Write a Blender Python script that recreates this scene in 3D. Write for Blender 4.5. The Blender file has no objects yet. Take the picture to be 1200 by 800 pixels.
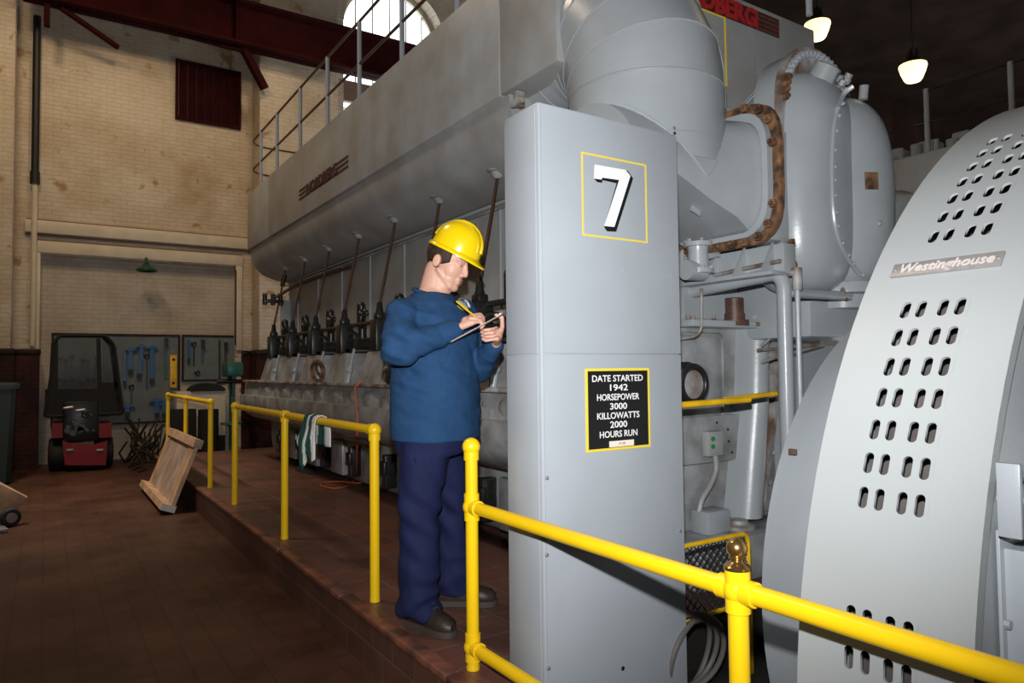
import bpy, bmesh, math, random
from math import sin, cos, pi, radians, hypot, atan2, sqrt
from mathutils import Vector, Matrix, noise
from mathutils.bvhtree import BVHTree
random.seed(7)
SC = bpy.context.scene
COL = SC.collection
V = Vector
# ------------------------------------------------------------ camera calibration
FPX, YAW, PIT, ROL = 830.0, radians(33.35), radians(2.2), radians(.63)
EYE = V((0, 0, 1.46))
_f = V((sin(YAW)*cos(PIT), cos(YAW)*cos(PIT), sin(PIT)))
_r0 = V((cos(YAW), -sin(YAW), 0)); _u0 = _r0.cross(_f)
_r = _r0*cos(ROL) - _u0*sin(ROL); _u = _u0*cos(ROL) + _r0*sin(ROL)
def at(x, y, axis, val):
    """measured photo point -> world point on the plane axis = val"""
    d = _f + _r*((x-600)/FPX) + _u*((400-y)/FPX)
    return EYE + d*((val-EYE[axis])/d[axis])
def atX(x, y, v): return at(x, y, 0, v)
def atY(x, y, v): return at(x, y, 1, v)
def atZ(x, y, v): return at(x, y, 2, v)
PZ = .26          # platform level
YW = 13.6         # back wall plane

# ------------------------------------------------------------ materials
def mat(name, color, rough=.5, metal=0., spec=.5, var=.0, vscale=6., bump=0., bscale=40., color2=None, emit=None, estr=0., alpha=None, coat=0.):
    m = bpy.data.materials.new(name); m.use_nodes = True
    nt = m.node_tree; b = nt.nodes['Principled BSDF']
    b.inputs['Base Color'].default_value = (*color, 1); b.inputs['Roughness'].default_value = rough
    b.inputs['Metallic'].default_value = metal; b.inputs['Specular IOR Level'].default_value = spec
    if coat: b.inputs['Coat Weight'].default_value = coat; b.inputs['Coat Roughness'].default_value = .15
    if emit: b.inputs['Emission Color'].default_value = (*emit, 1); b.inputs['Emission Strength'].default_value = estr
    if alpha is not None: b.inputs['Alpha'].default_value = alpha
    if var or color2 or bump:
        tc = nt.nodes.new('ShaderNodeTexCoord')
    if var or color2:
        n = nt.nodes.new('ShaderNodeTexNoise'); n.inputs['Scale'].default_value = vscale; n.inputs['Detail'].default_value = 6
        nt.links.new(tc.outputs['Object'], n.inputs['Vector'])
        r = nt.nodes.new('ShaderNodeValToRGB'); r.color_ramp.elements[0].position = .35; r.color_ramp.elements[1].position = .68
        c2 = color2 or color
        r.color_ramp.elements[0].color = (*[c*(1-var) for c in c2], 1); r.color_ramp.elements[1].color = (*[min(1, c*(1+var*.5)) for c in color], 1)
        nt.links.new(n.outputs['Fac'], r.inputs['Fac']); nt.links.new(r.outputs['Color'], b.inputs['Base Color'])
    if bump:
        n2 = nt.nodes.new('ShaderNodeTexNoise'); n2.inputs['Scale'].default_value = bscale; n2.inputs['Detail'].default_value = 4
        nt.links.new(tc.outputs['Object'], n2.inputs['Vector'])
        bp = nt.nodes.new('ShaderNodeBump'); bp.inputs['Strength'].default_value = bump; bp.inputs['Distance'].default_value = .01
        nt.links.new(n2.outputs['Fac'], bp.inputs['Height']); nt.links.new(bp.outputs['Normal'], b.inputs['Normal'])
    return m

def brickmat(name, c1, c2, mortar, bw, bh, msize, rough, bump, flat=False, offset=.5, stain=None, spec=.5, blot=()):
    m = bpy.data.materials.new(name); m.use_nodes = True
    nt = m.node_tree; L = nt.links; b = nt.nodes['Principled BSDF']; b.inputs['Roughness'].default_value = rough
    b.inputs['Specular IOR Level'].default_value = spec
    g = nt.nodes.new('ShaderNodeNewGeometry'); sp = nt.nodes.new('ShaderNodeSeparateXYZ'); L.new(g.outputs['Position'], sp.inputs[0])
    cb = nt.nodes.new('ShaderNodeCombineXYZ')
    if flat:
        L.new(sp.outputs['X'], cb.inputs['X']); L.new(sp.outputs['Y'], cb.inputs['Y'])
    else:
        a = nt.nodes.new('ShaderNodeMath'); a.operation = 'ADD'; L.new(sp.outputs['X'], a.inputs[0]); L.new(sp.outputs['Y'], a.inputs[1])
        L.new(a.outputs[0], cb.inputs['X']); L.new(sp.outputs['Z'], cb.inputs['Y'])
    t = nt.nodes.new('ShaderNodeTexBrick'); t.offset = offset
    t.inputs['Scale'].default_value = 1; t.inputs['Brick Width'].default_value = bw; t.inputs['Row Height'].default_value = bh
    t.inputs['Mortar Size'].default_value = msize; t.inputs['Mortar Smooth'].default_value = .3
    t.inputs['Color1'].default_value = (*c1, 1); t.inputs['Color2'].default_value = (*c2, 1); t.inputs['Mortar'].default_value = (*mortar, 1)
    L.new(cb.outputs[0], t.inputs['Vector'])
    n = nt.nodes.new('ShaderNodeTexNoise'); n.inputs['Scale'].default_value = 1.3; n.inputs['Detail'].default_value = 9; n.inputs['Roughness'].default_value = .65
    L.new(g.outputs['Position'], n.inputs['Vector'])
    r = nt.nodes.new('ShaderNodeValToRGB'); r.color_ramp.elements[0].position = .38; r.color_ramp.elements[1].position = .62
    st = stain or [c*.75 for c in c1]
    r.color_ramp.elements[0].color = (*st, 1); r.color_ramp.elements[1].color = (1, 1, 1, 1)
    L.new(n.outputs['Fac'], r.inputs['Fac'])
    mx = nt.nodes.new('ShaderNodeMix'); mx.data_type = 'RGBA'; mx.blend_type = 'MULTIPLY'; mx.inputs['Factor'].default_value = 1
    L.new(t.outputs['Color'], mx.inputs['A']); L.new(r.outputs['Color'], mx.inputs['B']); L.new(mx.outputs['Result'], b.inputs['Base Color'])
    if blot:
        # rust runs of their own shape on the brickwork
        for bx, bz, sx_, sz_ in blot:
            mp = nt.nodes.new('ShaderNodeMapping'); mp.inputs['Location'].default_value = (-bx/sx_, 0, -bz/sz_); mp.inputs['Scale'].default_value = (1/sx_, 0, 1/sz_)
            L.new(g.outputs['Position'], mp.inputs['Vector']); ln = nt.nodes.new('ShaderNodeVectorMath'); ln.operation = 'LENGTH'; L.new(mp.outputs[0], ln.inputs[0])
            nn_ = nt.nodes.new('ShaderNodeTexNoise'); nn_.inputs['Scale'].default_value = 3.5; nn_.inputs['Detail'].default_value = 8; L.new(g.outputs['Position'], nn_.inputs['Vector'])
            m1 = nt.nodes.new('ShaderNodeMath'); m1.operation = 'MULTIPLY_ADD'; m1.inputs[1].default_value = -.75; m1.inputs[2].default_value = .75; L.new(ln.outputs['Value'], m1.inputs[0])
            m2 = nt.nodes.new('ShaderNodeMath'); m2.operation = 'SUBTRACT'; L.new(nn_.outputs['Fac'], m2.inputs[0]); m2.inputs[1].default_value = .36
            m3 = nt.nodes.new('ShaderNodeMath'); m3.operation = 'MULTIPLY'; m3.use_clamp = True; L.new(m1.outputs[0], m3.inputs[0]); L.new(m2.outputs[0], m3.inputs[1])
            m4 = nt.nodes.new('ShaderNodeMath'); m4.operation = 'MULTIPLY'; m4.use_clamp = True; m4.inputs[1].default_value = 3.5; L.new(m3.outputs[0], m4.inputs[0])
            m5 = nt.nodes.new('ShaderNodeMix'); m5.data_type = 'RGBA'; L.new(m4.outputs[0], m5.inputs['Factor']); L.new(mx.outputs['Result'], m5.inputs['A']); m5.inputs['B'].default_value = (.34, .21, .11, 1)
            L.new(m5.outputs['Result'], b.inputs['Base Color']); mx = m5
    n2 = nt.nodes.new('ShaderNodeTexNoise'); n2.inputs['Scale'].default_value = 22; L.new(g.outputs['Position'], n2.inputs['Vector'])
    ad = nt.nodes.new('ShaderNodeMath'); ad.operation = 'MULTIPLY_ADD'; ad.inputs[1].default_value = .35
    iv = nt.nodes.new('ShaderNodeMath'); iv.operation = 'SUBTRACT'; iv.inputs[0].default_value = 1; L.new(t.outputs['Fac'], iv.inputs[1])
    L.new(n2.outputs['Fac'], ad.inputs[0]); L.new(iv.outputs[0], ad.inputs[2])
    bp = nt.nodes.new('ShaderNodeBump'); bp.inputs['Strength'].default_value = bump; bp.inputs['Distance'].default_value = .008
    L.new(ad.outputs[0], bp.inputs['Height']); L.new(bp.outputs['Normal'], b.inputs['Normal'])
    return m

M = {}
M['grey'] = mat('grey_enamel', (.36, .39, .41), .30, var=.10, vscale=2.2, bump=.06, bscale=60)
M['grey_cab'] = mat('grey_cabinet_enamel', (.355, .385, .415), .34, var=.05, vscale=3, bump=.05, bscale=90)
M['grey_gen'] = mat('pale_grey_enamel', (.325, .345, .35), .40, var=.04, vscale=2, bump=.04, bscale=80)
M['grey_warm'] = mat('grey_dusty_enamel', (.36, .38, .39), .42, var=.12, vscale=3, color2=(.34, .33, .31), bump=.1, bscale=50)
M['grey_dirty'] = mat('oily_grey_enamel', (.35, .37, .385), .3, var=.25, vscale=5, color2=(.26, .255, .245), bump=.12, bscale=40)
M['rust'] = mat('rusty_iron', (.23, .115, .055), .65, var=.5, vscale=18, color2=(.10, .055, .03), bump=.5, bscale=70)
M['rust_grey'] = mat('rust_streaked_grey', (.36, .37, .37), .5, var=.3, vscale=9, color2=(.22, .13, .08), bump=.2)
M['dark_iron'] = mat('black_oily_iron', (.018, .018, .017), .35, var=.3, vscale=20)
M['rod_brown'] = mat('brown_steel_rod', (.085, .045, .028), .4, metal=.4)
M['yellow'] = mat('yellow_gloss_enamel', (.92, .58, .008), .28, var=.03, vscale=8)
M['yellow_pole'] = mat('yellow_worn_enamel', (.85, .5, .01), .4, var=.2, vscale=12)
M['brass'] = mat('tarnished_brass', (.42, .25, .09), .25, metal=.9, var=.3, vscale=14)
M['steel'] = mat('bare_steel', (.42, .42, .42), .35, metal=.7)
M['black'] = mat('black_paint', (.008, .008, .008), .5)
M['rubber'] = mat('black_rubber', (.012, .012, .012), .7)
M['white'] = mat('white_paint', (.82, .82, .80), .5)
M['signyellow'] = mat('yellow_line_paint', (.80, .62, .05), .5)
M['beam'] = mat('oxblood_beam_paint', (.034, .004, .005), .8, spec=.1, var=.3, vscale=3, bump=.1)
M['shutter'] = mat('oxblood_shutter_paint', (.026, .002, .004), .8, spec=.1, var=.2, vscale=8)
M['brick'] = brickmat('cream_painted_brick', (.62, .545, .44), (.58, .505, .405), (.52, .445, .35), .215, .072, .008, .45, .55, stain=(.80, .73, .64), blot=((2.25, 4.9, .45, .9), (.25, 5.0, .25, .4)))
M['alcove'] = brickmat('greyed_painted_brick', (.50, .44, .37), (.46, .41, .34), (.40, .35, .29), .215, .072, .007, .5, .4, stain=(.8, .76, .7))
M['dado'] = brickmat('dark_red_glazed_brick', (.075, .016, .010), (.06, .013, .009), (.03, .010, .008), .215, .072, .006, .5, .3, spec=.2)
M['dadocap'] = mat('dark_brown_cap', (.022, .009, .007), .5, spec=.25)
M['cream'] = mat('cream_trim_paint', (.60, .53, .42), .45, var=.12, vscale=4, bump=.1)
M['cream_edge'] = mat('brown_trim_line', (.20, .13, .085), .6)
M['tile'] = brickmat('dark_quarry_tile', (.105, .046, .029), (.088, .039, .025), (.07, .036, .025), .155, .155, .005, .45, .35, flat=True, offset=0., stain=(.5, .45, .42), spec=.25)
M['tile_red'] = brickmat('red_quarry_tile', (.185, .078, .054), (.158, .066, .047), (.17, .125, .10), .23, .23, .006, .42, .35, flat=True, offset=0., stain=(.55, .68, .72), spec=.3)
M['kerb'] = brickmat('brown_kerb_tile', (.13, .062, .044), (.105, .052, .040), (.15, .10, .08), .23, .128, .006, .4, .3, stain=(.6, .55, .5))
M['nosing'] = mat('worn_red_nosing', (.22, .075, .045), .45, var=.4, vscale=9, color2=(.12, .06, .045), bump=.2)
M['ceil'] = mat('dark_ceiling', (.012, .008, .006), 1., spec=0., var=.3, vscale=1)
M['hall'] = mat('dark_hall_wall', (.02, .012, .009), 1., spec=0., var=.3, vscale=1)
M['skin'] = mat('skin', (.68, .38, .28), .48, var=.06, vscale=14, bump=.04, bscale=120)
M['lip'] = mat('lip', (.50, .22, .18), .5)
M['hair'] = mat('dark_brown_hair', (.035, .018, .012), .55, bump=.6, bscale=160)
M['shirt'] = mat('navy_jersey', (.019, .062, .150), .85, spec=.2, var=.10, vscale=20, bump=.10, bscale=260)
M['trouser'] = mat('navy_twill', (.010, .014, .058), .8, spec=.25, var=.12, vscale=18, bump=.10, bscale=240)
M['boot'] = mat('dark_brown_leather', (.034, .022, .017), .5, var=.3, vscale=18, bump=.2)
M['sole'] = mat('brown_rubber_sole', (.055, .042, .034), .7)
M['helmet'] = mat('yellow_plastic', (.95, .66, .004), .25, coat=.4)
M['board'] = mat('brown_hardboard', (.11, .055, .035), .5, var=.15, vscale=30)
M['paper'] = mat('paper', (.80, .78, .72), .7)
M['wood'] = mat('pale_raw_wood', (.56, .35, .21), .6, var=.22, vscale=7, color2=(.45, .29, .18), bump=.1)
M['plywood'] = mat('greyed_plywood', (.44, .31, .23), .6, var=.25, vscale=4, color2=(.34, .26, .21), bump=.1)
M['whiteedge'] = mat('white_painted_end', (.62, .60, .56), .6)
M['pegboard'] = mat('blue_grey_board', (.16, .185, .195), .8, spec=.2, var=.15, vscale=5)
M['blue'] = mat('blue_painted_steel', (.015, .10, .25), .35)
M['green'] = mat('machine_green', (.02, .12, .10), .4)
M['lampgreen'] = mat('green_enamel_shade', (.006, .05, .025), .3)
M['red'] = mat('red_paint', (.20, .004, .006), .4, spec=.3)
M['redsign'] = mat('red_sign_paint', (.42, .02, .02), .5, var=.2, vscale=20)
M['darkred'] = mat('dark_red_plate', (.07, .014, .012), .5, var=.3, vscale=20)
M['copper'] = mat('weathered_copper', (.11, .055, .035), .5, var=.4, vscale=20)
M['plate'] = mat('dull_nickel_plate', (.30, .28, .27), .4, metal=.3, var=.1, vscale=30)
M['platelet'] = mat('worn_white_lettering', (.50, .45, .43), .5)
M['binplastic'] = mat('dark_green_plastic', (.012, .022, .018), .45)
M['fabric'] = mat('black_canvas', (.008, .008, .009), .8, bump=.2)
M['towel_w'] = mat('white_terry', (.74, .74, .70), .95, bump=.5, bscale=220)
M['towel_g'] = mat('dark_green_terry', (.008, .075, .068), .95, bump=.5, bscale=220)
M['orange'] = mat('orange_rubber_cord', (.55, .11, .035), .5)
M['brush'] = mat('dark_sticks', (.028, .018, .012), .7)
M['core'] = mat('dusty_stator_iron', (.085, .075, .07), .7, var=.3, vscale=12)
M['hose'] = mat('grey_rubber_hose', (.11, .10, .09), .5)
M['lampglow'] = mat('glowing_shade', (.9, .8, .5), .5, emit=(1, .74, .28), estr=2.6)
M['greendot'] = mat('green_button', (.01, .25, .06), .4)
M['mesh'] = mat('black_wire', (.012, .012, .012), .5)
M['alu'] = mat('sanded_light_panel', (.30, .28, .25), .5)
M['label'] = mat('white_label', (.85, .72, .62), .6)
M['pit_dark'] = mat('dark_pit_lining', (.02, .018, .016), .5)

def glassmat(name, tint, rough, mixf):
    m = bpy.data.materials.new(name); m.use_nodes = True; nt = m.node_tree; nt.nodes.clear()
    o = nt.nodes.new('ShaderNodeOutputMaterial'); mx = nt.nodes.new('ShaderNodeMixShader'); t = nt.nodes.new('ShaderNodeBsdfTransparent')
    g = nt.nodes.new('ShaderNodeBsdfGlossy'); g.inputs['Roughness'].default_value = rough
    t.inputs['Color'].default_value = (*tint, 1); mx.inputs[0].default_value = mixf
    nt.links.new(t.outputs[0], mx.inputs[1]); nt.links.new(g.outputs[0], mx.inputs[2]); nt.links.new(mx.outputs[0], o.inputs[0])
    return m
M['glass'] = glassmat('window_glass', (.93, .96, .97), .05, .06)
M['film'] = glassmat('clear_vinyl', (.80, .80, .78), .3, .006)

# ------------------------------------------------------------ mesh builder
class MB:
    def __init__(s): s.v = []; s.f = []; s.sm = []; s.fm = []; s.mi = 0
    def add(s, vs, fs, smooth=True):
        b = len(s.v); s.v += [V(p) for p in vs]
        for f in fs: s.f.append([b+i for i in f]); s.sm.append(smooth); s.fm.append(s.mi)
        return s
    def box(s, c, size, rot=None, bev=0.):
        bm = bmesh.new(); bmesh.ops.create_cube(bm, size=1)
        for v in bm.verts: v.co = V((v.co.x*size[0], v.co.y*size[1], v.co.z*size[2]))
        if bev: bmesh.ops.bevel(bm, geom=bm.edges[:], offset=min(bev, min(size)*.45), segments=2, affect='EDGES', profile=.5)
        R = rot if rot is not None else Matrix.Identity(3)
        bm.verts.index_update()
        s.add([R @ v.co + V(c) for v in bm.verts], [[v.index for v in f.verts] for f in bm.faces], bool(bev)); bm.free(); return s
    def box2(s, a, b, bev=0.):
        return s.box([(a[i]+b[i])/2 for i in range(3)], [abs(b[i]-a[i]) for i in range(3)], None, bev)
    def loft(s, secs, cap=True, closed=True, smooth=True):
        n = len(secs[0]); b = [p for c in secs for p in c]; fs = []
        for i in range(len(secs)-1):
            for j in range(n if closed else n-1):
                k = (j+1) % n; fs.append([i*n+j, i*n+k, (i+1)*n+k, (i+1)*n+j])
        s.add(b, fs, smooth)
        if cap and closed:
            s.add(secs[0], [list(range(n))[::-1]], False); s.add(secs[-1], [list(range(n))], False)
        return s
    def cyl(s, p0, p1, r0, r1=None, n=16, cap=True):
        p0, p1 = V(p0), V(p1); r1 = r0 if r1 is None else r1
        a, b = frame(p1-p0)
        ring = lambda p, r: [p + (a*cos(2*pi*i/n) + b*sin(2*pi*i/n))*r for i in range(n)]
        return s.loft([ring(p0, r0), ring(p1, r1)], cap)
    def prof(s, p0, d, pr, n=20):
        """lathe: pr = [(distance along d, radius)]"""
        p0 = V(p0); d = V(d).normalized(); a, b = frame(d)
        return s.loft([[p0 + d*t + (a*cos(2*pi*i/n) + b*sin(2*pi*i/n))*max(r, 1e-4) for i in range(n)] for t, r in pr])
    def tube(s, pts, r, n=10, cap=True):
        pts = [V(p) for p in pts]; secs = []; a = None
        for i, p in enumerate(pts):
            d = (pts[min(i+1, len(pts)-1)] - pts[max(i-1, 0)]).normalized()
            if a is None: a, b = frame(d)
            a = (a - d*a.dot(d)).normalized(); b = d.cross(a)
            rr = r[i] if isinstance(r, (list, tuple)) else r
            secs.append([p + (a*cos(2*pi*j/n) + b*sin(2*pi*j/n))*rr for j in range(n)])
        return s.loft(secs, cap)
    def sph(s, c, r, n=16, m=10, R=None):
        c = V(c); rr = r if isinstance(r, (tuple, list)) else (r, r, r); secs = []
        for i in range(m+1):
            t = -pi/2 + pi*i/m; k = max(cos(t), 1e-3)
            row = [V((rr[0]*k*cos(2*pi*j/n), rr[1]*k*sin(2*pi*j/n), rr[2]*sin(t))) for j in range(n)]
            secs.append([c + (R @ p if R is not None else p) for p in row])
        return s.loft(secs)
    def caps(s, p0, p1, r0, r1, n=14):
        p0, p1 = V(p0), V(p1); d = (p1-p0); L = d.length
        pr = [(-r0*cos(t), r0*sin(t)) for t in (.01, .4, .8, 1.2)] + [(0, r0), (L, r1)] + [(L+r1*sin(t), r1*cos(t)) for t in (.37, .77, 1.17, 1.56)]
        return s.prof(p0, d, pr, n)
    def prism(s, poly, d, smooth=False):
        d = V(d); n = len(poly); a = [V(p) for p in poly]; c = [p+d for p in a]
        s.add(a+c, [list(range(n))[::-1], list(range(n, 2*n))] + [[i, (i+1) % n, n+(i+1) % n, n+i] for i in range(n)], smooth); return s
    def torus(s, c, ax, R, r, n=32, m=10, a0=0, a1=2*pi):
        c = V(c); a, b = frame(V(ax)); full = abs(a1-a0-2*pi) < 1e-6
        pts = [c + (a*cos(a0+(a1-a0)*i/n) + b*sin(a0+(a1-a0)*i/n))*R for i in range(n+1)]
        return s.tube(pts, r, m, not full)
    def nut(s, c, ax, r, h=.012):
        ax = V(ax).normalized(); return s.cyl(V(c), V(c)+ax*h, r, n=6)
    def build(s, name, m, root=None, label=None, ang=38, recalc=True):
        me = bpy.data.meshes.new(name)
        vs = s.v
        if root is not None:
            inv = world(root).inverted(); vs = [inv @ p for p in vs]
        me.from_pydata([tuple(p) for p in vs], [], s.f)
        ms = m if isinstance(m, (list, tuple)) else [m]
        for k in ms: me.materials.append(M[k])
        me.polygons.foreach_set('use_smooth', s.sm); me.polygons.foreach_set('material_index', s.fm)
        if recalc:
            bm = bmesh.new(); bm.from_mesh(me); bmesh.ops.recalc_face_normals(bm, faces=bm.faces[:]); bm.to_mesh(me); bm.free()
        me.set_sharp_from_angle(angle=radians(ang)); me.update()
        o = bpy.data.objects.new(name, me); COL.objects.link(o)
        if root is not None: o.parent = root
        if label: o['label'] = label
        return o

def frame(d):
    d = V(d).normalized(); h = V((0, 0, 1)) if abs(d.z) < .9 else V((1, 0, 0))
    a = h.cross(d).normalized(); return a, d.cross(a)
def world(o):
    m = Matrix.LocRotScale(o.location, o.rotation_euler.to_matrix(), o.scale)
    return world(o.parent) @ m if o.parent else m
def tag(o, label, cat, group=None, kind=None):
    o['label'] = label; o['category'] = cat
    if group: o['group'] = group
    if kind: o['kind'] = kind
    return o
def thing(name, label, cat, loc=(0, 0, 0), rotz=0., group=None, kind=None):
    o = bpy.data.objects.new(name, None); COL.objects.link(o); o.location = loc; o.rotation_euler = (0, 0, rotz)
    o.empty_display_size = .1
    return tag(o, label, cat, group, kind)
def struct(o): o['kind'] = 'structure'; return o
def dup(root, loc=None, label=None, rot=None):
    r = root.copy(); COL.objects.link(r)
    if loc is not None: r.location = loc
    if rot is not None: r.rotation_euler = rot
    if label: r['label'] = label
    for ch in list(root.children):
        c = ch.copy(); COL.objects.link(c); c.parent = r
        for g in ch.children:
            d = g.copy(); COL.objects.link(d); d.parent = c
    return r
def remesh(mb, voxel, smooth=4, fac=.5):
    me = bpy.data.meshes.new('tmp'); me.from_pydata([tuple(p) for p in mb.v], [], mb.f)
    bm = bmesh.new(); bm.from_mesh(me); bmesh.ops.recalc_face_normals(bm, faces=bm.faces[:]); bm.to_mesh(me); bm.free()
    o = bpy.data.objects.new('tmp', me); COL.objects.link(o)
    r = o.modifiers.new('r', 'REMESH'); r.mode = 'VOXEL'; r.voxel_size = voxel; r.use_smooth_shade = True
    if smooth:
        k = o.modifiers.new('s', 'SMOOTH'); k.factor = fac; k.iterations = smooth
    dg = bpy.context.evaluated_depsgraph_get(); dg.update()
    nm = bpy.data.meshes.new_from_object(o.evaluated_get(dg))
    bpy.data.objects.remove(o); bpy.data.meshes.remove(me)
    for p in nm.polygons: p.use_smooth = True
    return nm
def link_mesh(name, me, m, root, label=None):
    """me is in root-local coordinates"""
    me.name = name; me.materials.clear(); me.materials.append(M[m])
    o = bpy.data.objects.new(name, me); COL.objects.link(o); o.parent = root
    if label: o['label'] = label
    return o
def text(name, body, size, org, xa, up, m, root, extrude=.001, shear=0., bold=0., align='CENTER', width=None, spacing=1.):
    c = bpy.data.curves.new('txt', 'FONT'); c.body = body; c.size = size; c.extrude = extrude; c.shear = shear; c.offset = bold
    c.align_x = align; c.align_y = 'CENTER'; c.space_character = spacing; c.resolution_u = 3
    o = bpy.data.objects.new('txt', c); COL.objects.link(o)
    dg = bpy.context.evaluated_depsgraph_get(); dg.update()
    me = bpy.data.meshes.new_from_object(o.evaluated_get(dg)); bpy.data.objects.remove(o); bpy.data.curves.remove(c)
    xa, up = V(xa).normalized(), V(up).normalized(); nz = xa.cross(up)
    xs = [v.co.x for v in me.vertices]; k = 1.
    if width: k = width/(max(xs)-min(xs)); 
    inv = world(root).inverted() if root else Matrix.Identity(4)
    for v in me.vertices: v.co = inv @ (V(org) + xa*v.co.x*k + up*v.co.y + nz*(v.co.z+extrude))
    me.materials.append(M[m]); me.name = name
    ob = bpy.data.objects.new(name, me); COL.objects.link(ob)
    if root: ob.parent = root
    return ob
def arc(c, u, w, r, a0, a1, n):
    return [V(c) + V(u)*r*cos(a0+(a1-a0)*i/n) + V(w)*r*sin(a0+(a1-a0)*i/n) for i in range(n+1)]
def bend(pts, r, n=6):
    """polyline with rounded corners"""
    pts = [V(p) for p in pts]; out = [pts[0]]
    for i in range(1, len(pts)-1):
        p = pts[i]; a = (pts[i-1]-p); b = (pts[i+1]-p); k = min(r, a.length*.45, b.length*.45)
        p0 = p + a.normalized()*k; p1 = p + b.normalized()*k
        for j in range(n+1):
            t = j/n; out.append(p0*(1-t)**2 + p*2*t*(1-t) + p1*t*t)
    out.append(pts[-1]); return out
# ------------------------------------------------------------ camera, light, world
cam = bpy.data.cameras.new('camera'); cam.sensor_width = 36; cam.lens = FPX/1200*36; cam.clip_end = 200
co = bpy.data.objects.new('camera', cam); COL.objects.link(co)
co.matrix_world = Matrix.Translation(EYE) @ Matrix((_r, _u, -_f)).transposed().to_4x4()
SC.camera = co
SC.view_settings.view_transform = 'Standard'; SC.view_settings.look = 'None'; SC.view_settings.gamma = 1; SC.view_settings.exposure = 0
SC.view_settings.use_curve_mapping = False
w = bpy.data.worlds.new('sky'); SC.world = w; w.use_nodes = True
w.node_tree.nodes['Background'].inputs[0].default_value = (.95, .98, 1, 1); w.node_tree.nodes['Background'].inputs[1].default_value = 3.2
def light(name, kind, loc, power, col, size=.1, target=None, spot=None, blend=.6, sy=None):
    l = bpy.data.lights.new(name, kind); l.energy = power; l.color = col
    if kind == 'AREA':
        l.size = size
        if sy: l.shape = 'RECTANGLE'; l.size_y = sy
    else: l.shadow_soft_size = size
    if kind == 'SPOT': l.spot_size = spot; l.spot_blend = blend
    o = bpy.data.objects.new(name, l); COL.objects.link(o); o.location = loc
    if target is not None: o.rotation_euler = (V(target)-V(loc)).to_track_quat('-Z', 'Y').to_euler()
    return o
fl = EYE + _u*.215 + _f*.03 - _r*.01
light('camera_flash', 'SPOT', fl, 590, (.985, .99, 1), .022, fl+_f+_u*.14+_r*.05, radians(110), 1.)
WARM = (1, .72, .42)
for x, y, z, p in ((-.8, 9.4, 8.0, 92), (1.2, 9.4, 8.0, 92), (3.6, 10.2, 8.6, 62)):
    light('wall_fill', 'SPOT', (x, y, z), p*2.2, WARM, .25, (x*.8+.2, YW, 2.6), radians(120), .9)  # added warm fill spots brightening the back wall, no fixture behind them
light('aisle_fill', 'SPOT', (-1.0, 7.0, 8.8), 640, (1, .80, .58), .6, (.6, 6.5, 0), radians(150), 1.)  # added soft fill over the aisle, an unseen source
light('floor_fill', 'SPOT', (-.6, 9.0, 6.5), 900, (1, .90, .78), .2, (-.2, 9.1, 0), radians(64), 1.)  # added unseen spot that brightens the far floor
light('hall_fill', 'SPOT', (10, 3.0, 9.5), 48, (1, .82, .6), .6, (8, 3.5, 0), radians(150), 1.)  # added dim fill for the hall, separate from its pendant lamps

# ------------------------------------------------------------ room shell
XR, YF, XL, ZC = 32., -6., -5., 11.
struct(MB().box2((XL, YF, -.2), (1.34, YW+.5, 0)).box2((1.34, 11.5, -.2), (XR, YW+.5, 0)).build('floor', 'tile'))
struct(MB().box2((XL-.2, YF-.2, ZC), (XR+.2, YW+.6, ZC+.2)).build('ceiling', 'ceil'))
struct(MB().box2((XL-.2, YF, 0), (XL, YW+.4, ZC)).build('wall_left', 'brick'))
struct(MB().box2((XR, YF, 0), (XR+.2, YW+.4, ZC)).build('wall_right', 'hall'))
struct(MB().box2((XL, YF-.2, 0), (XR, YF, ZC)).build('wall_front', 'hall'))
# back wall: with the arched window opening and the shallow alcove
def wz(px, py): return atY(px, py, YW)
ZA = wz(47, 298).z; XA0 = wz(47, 340).x; XA1 = wz(276, 340).x       # alcove head and sides
wx0, wx1 = 4.95, 7.25; wcx = (wx0+wx1)/2; wr = (wx1-wx0)/2; wzs, wz0 = 8.55, 5.2
mb = MB()
T = .5
mb.box2((XL, YW, 0), (XA0, YW+T, ZC)).box2((XA0, YW, ZA), (XA1, YW+T, ZC)).box2((XA1, YW, 0), (wx0, YW+T, ZC))
mb.box2((wx0, YW, 0), (wx1, YW+T, wz0))
n = 20
for i in range(n):
    a0, a1 = pi-pi*i/n, pi-pi*(i+1)/n
    p = [(wcx+wr*cos(a0), YW, wzs+wr*sin(a0)), (wcx+wr*cos(a1), YW, wzs+wr*sin(a1)), (wcx+wr*cos(a1), YW, ZC), (wcx+wr*cos(a0), YW, ZC)]
    mb.prism(p, (0, T, 0))
mb.box2((wx1, YW, 0), (12, YW+T, ZC))
struct(mb.build('wall_back', 'brick'))
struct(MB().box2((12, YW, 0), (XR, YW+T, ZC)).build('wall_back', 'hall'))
struct(MB().box2((XA0-.05, YW+.16, 0), (XA1+.05, YW+.4, ZA+.05)).build('wall_alcove', 'alcove'))
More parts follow.
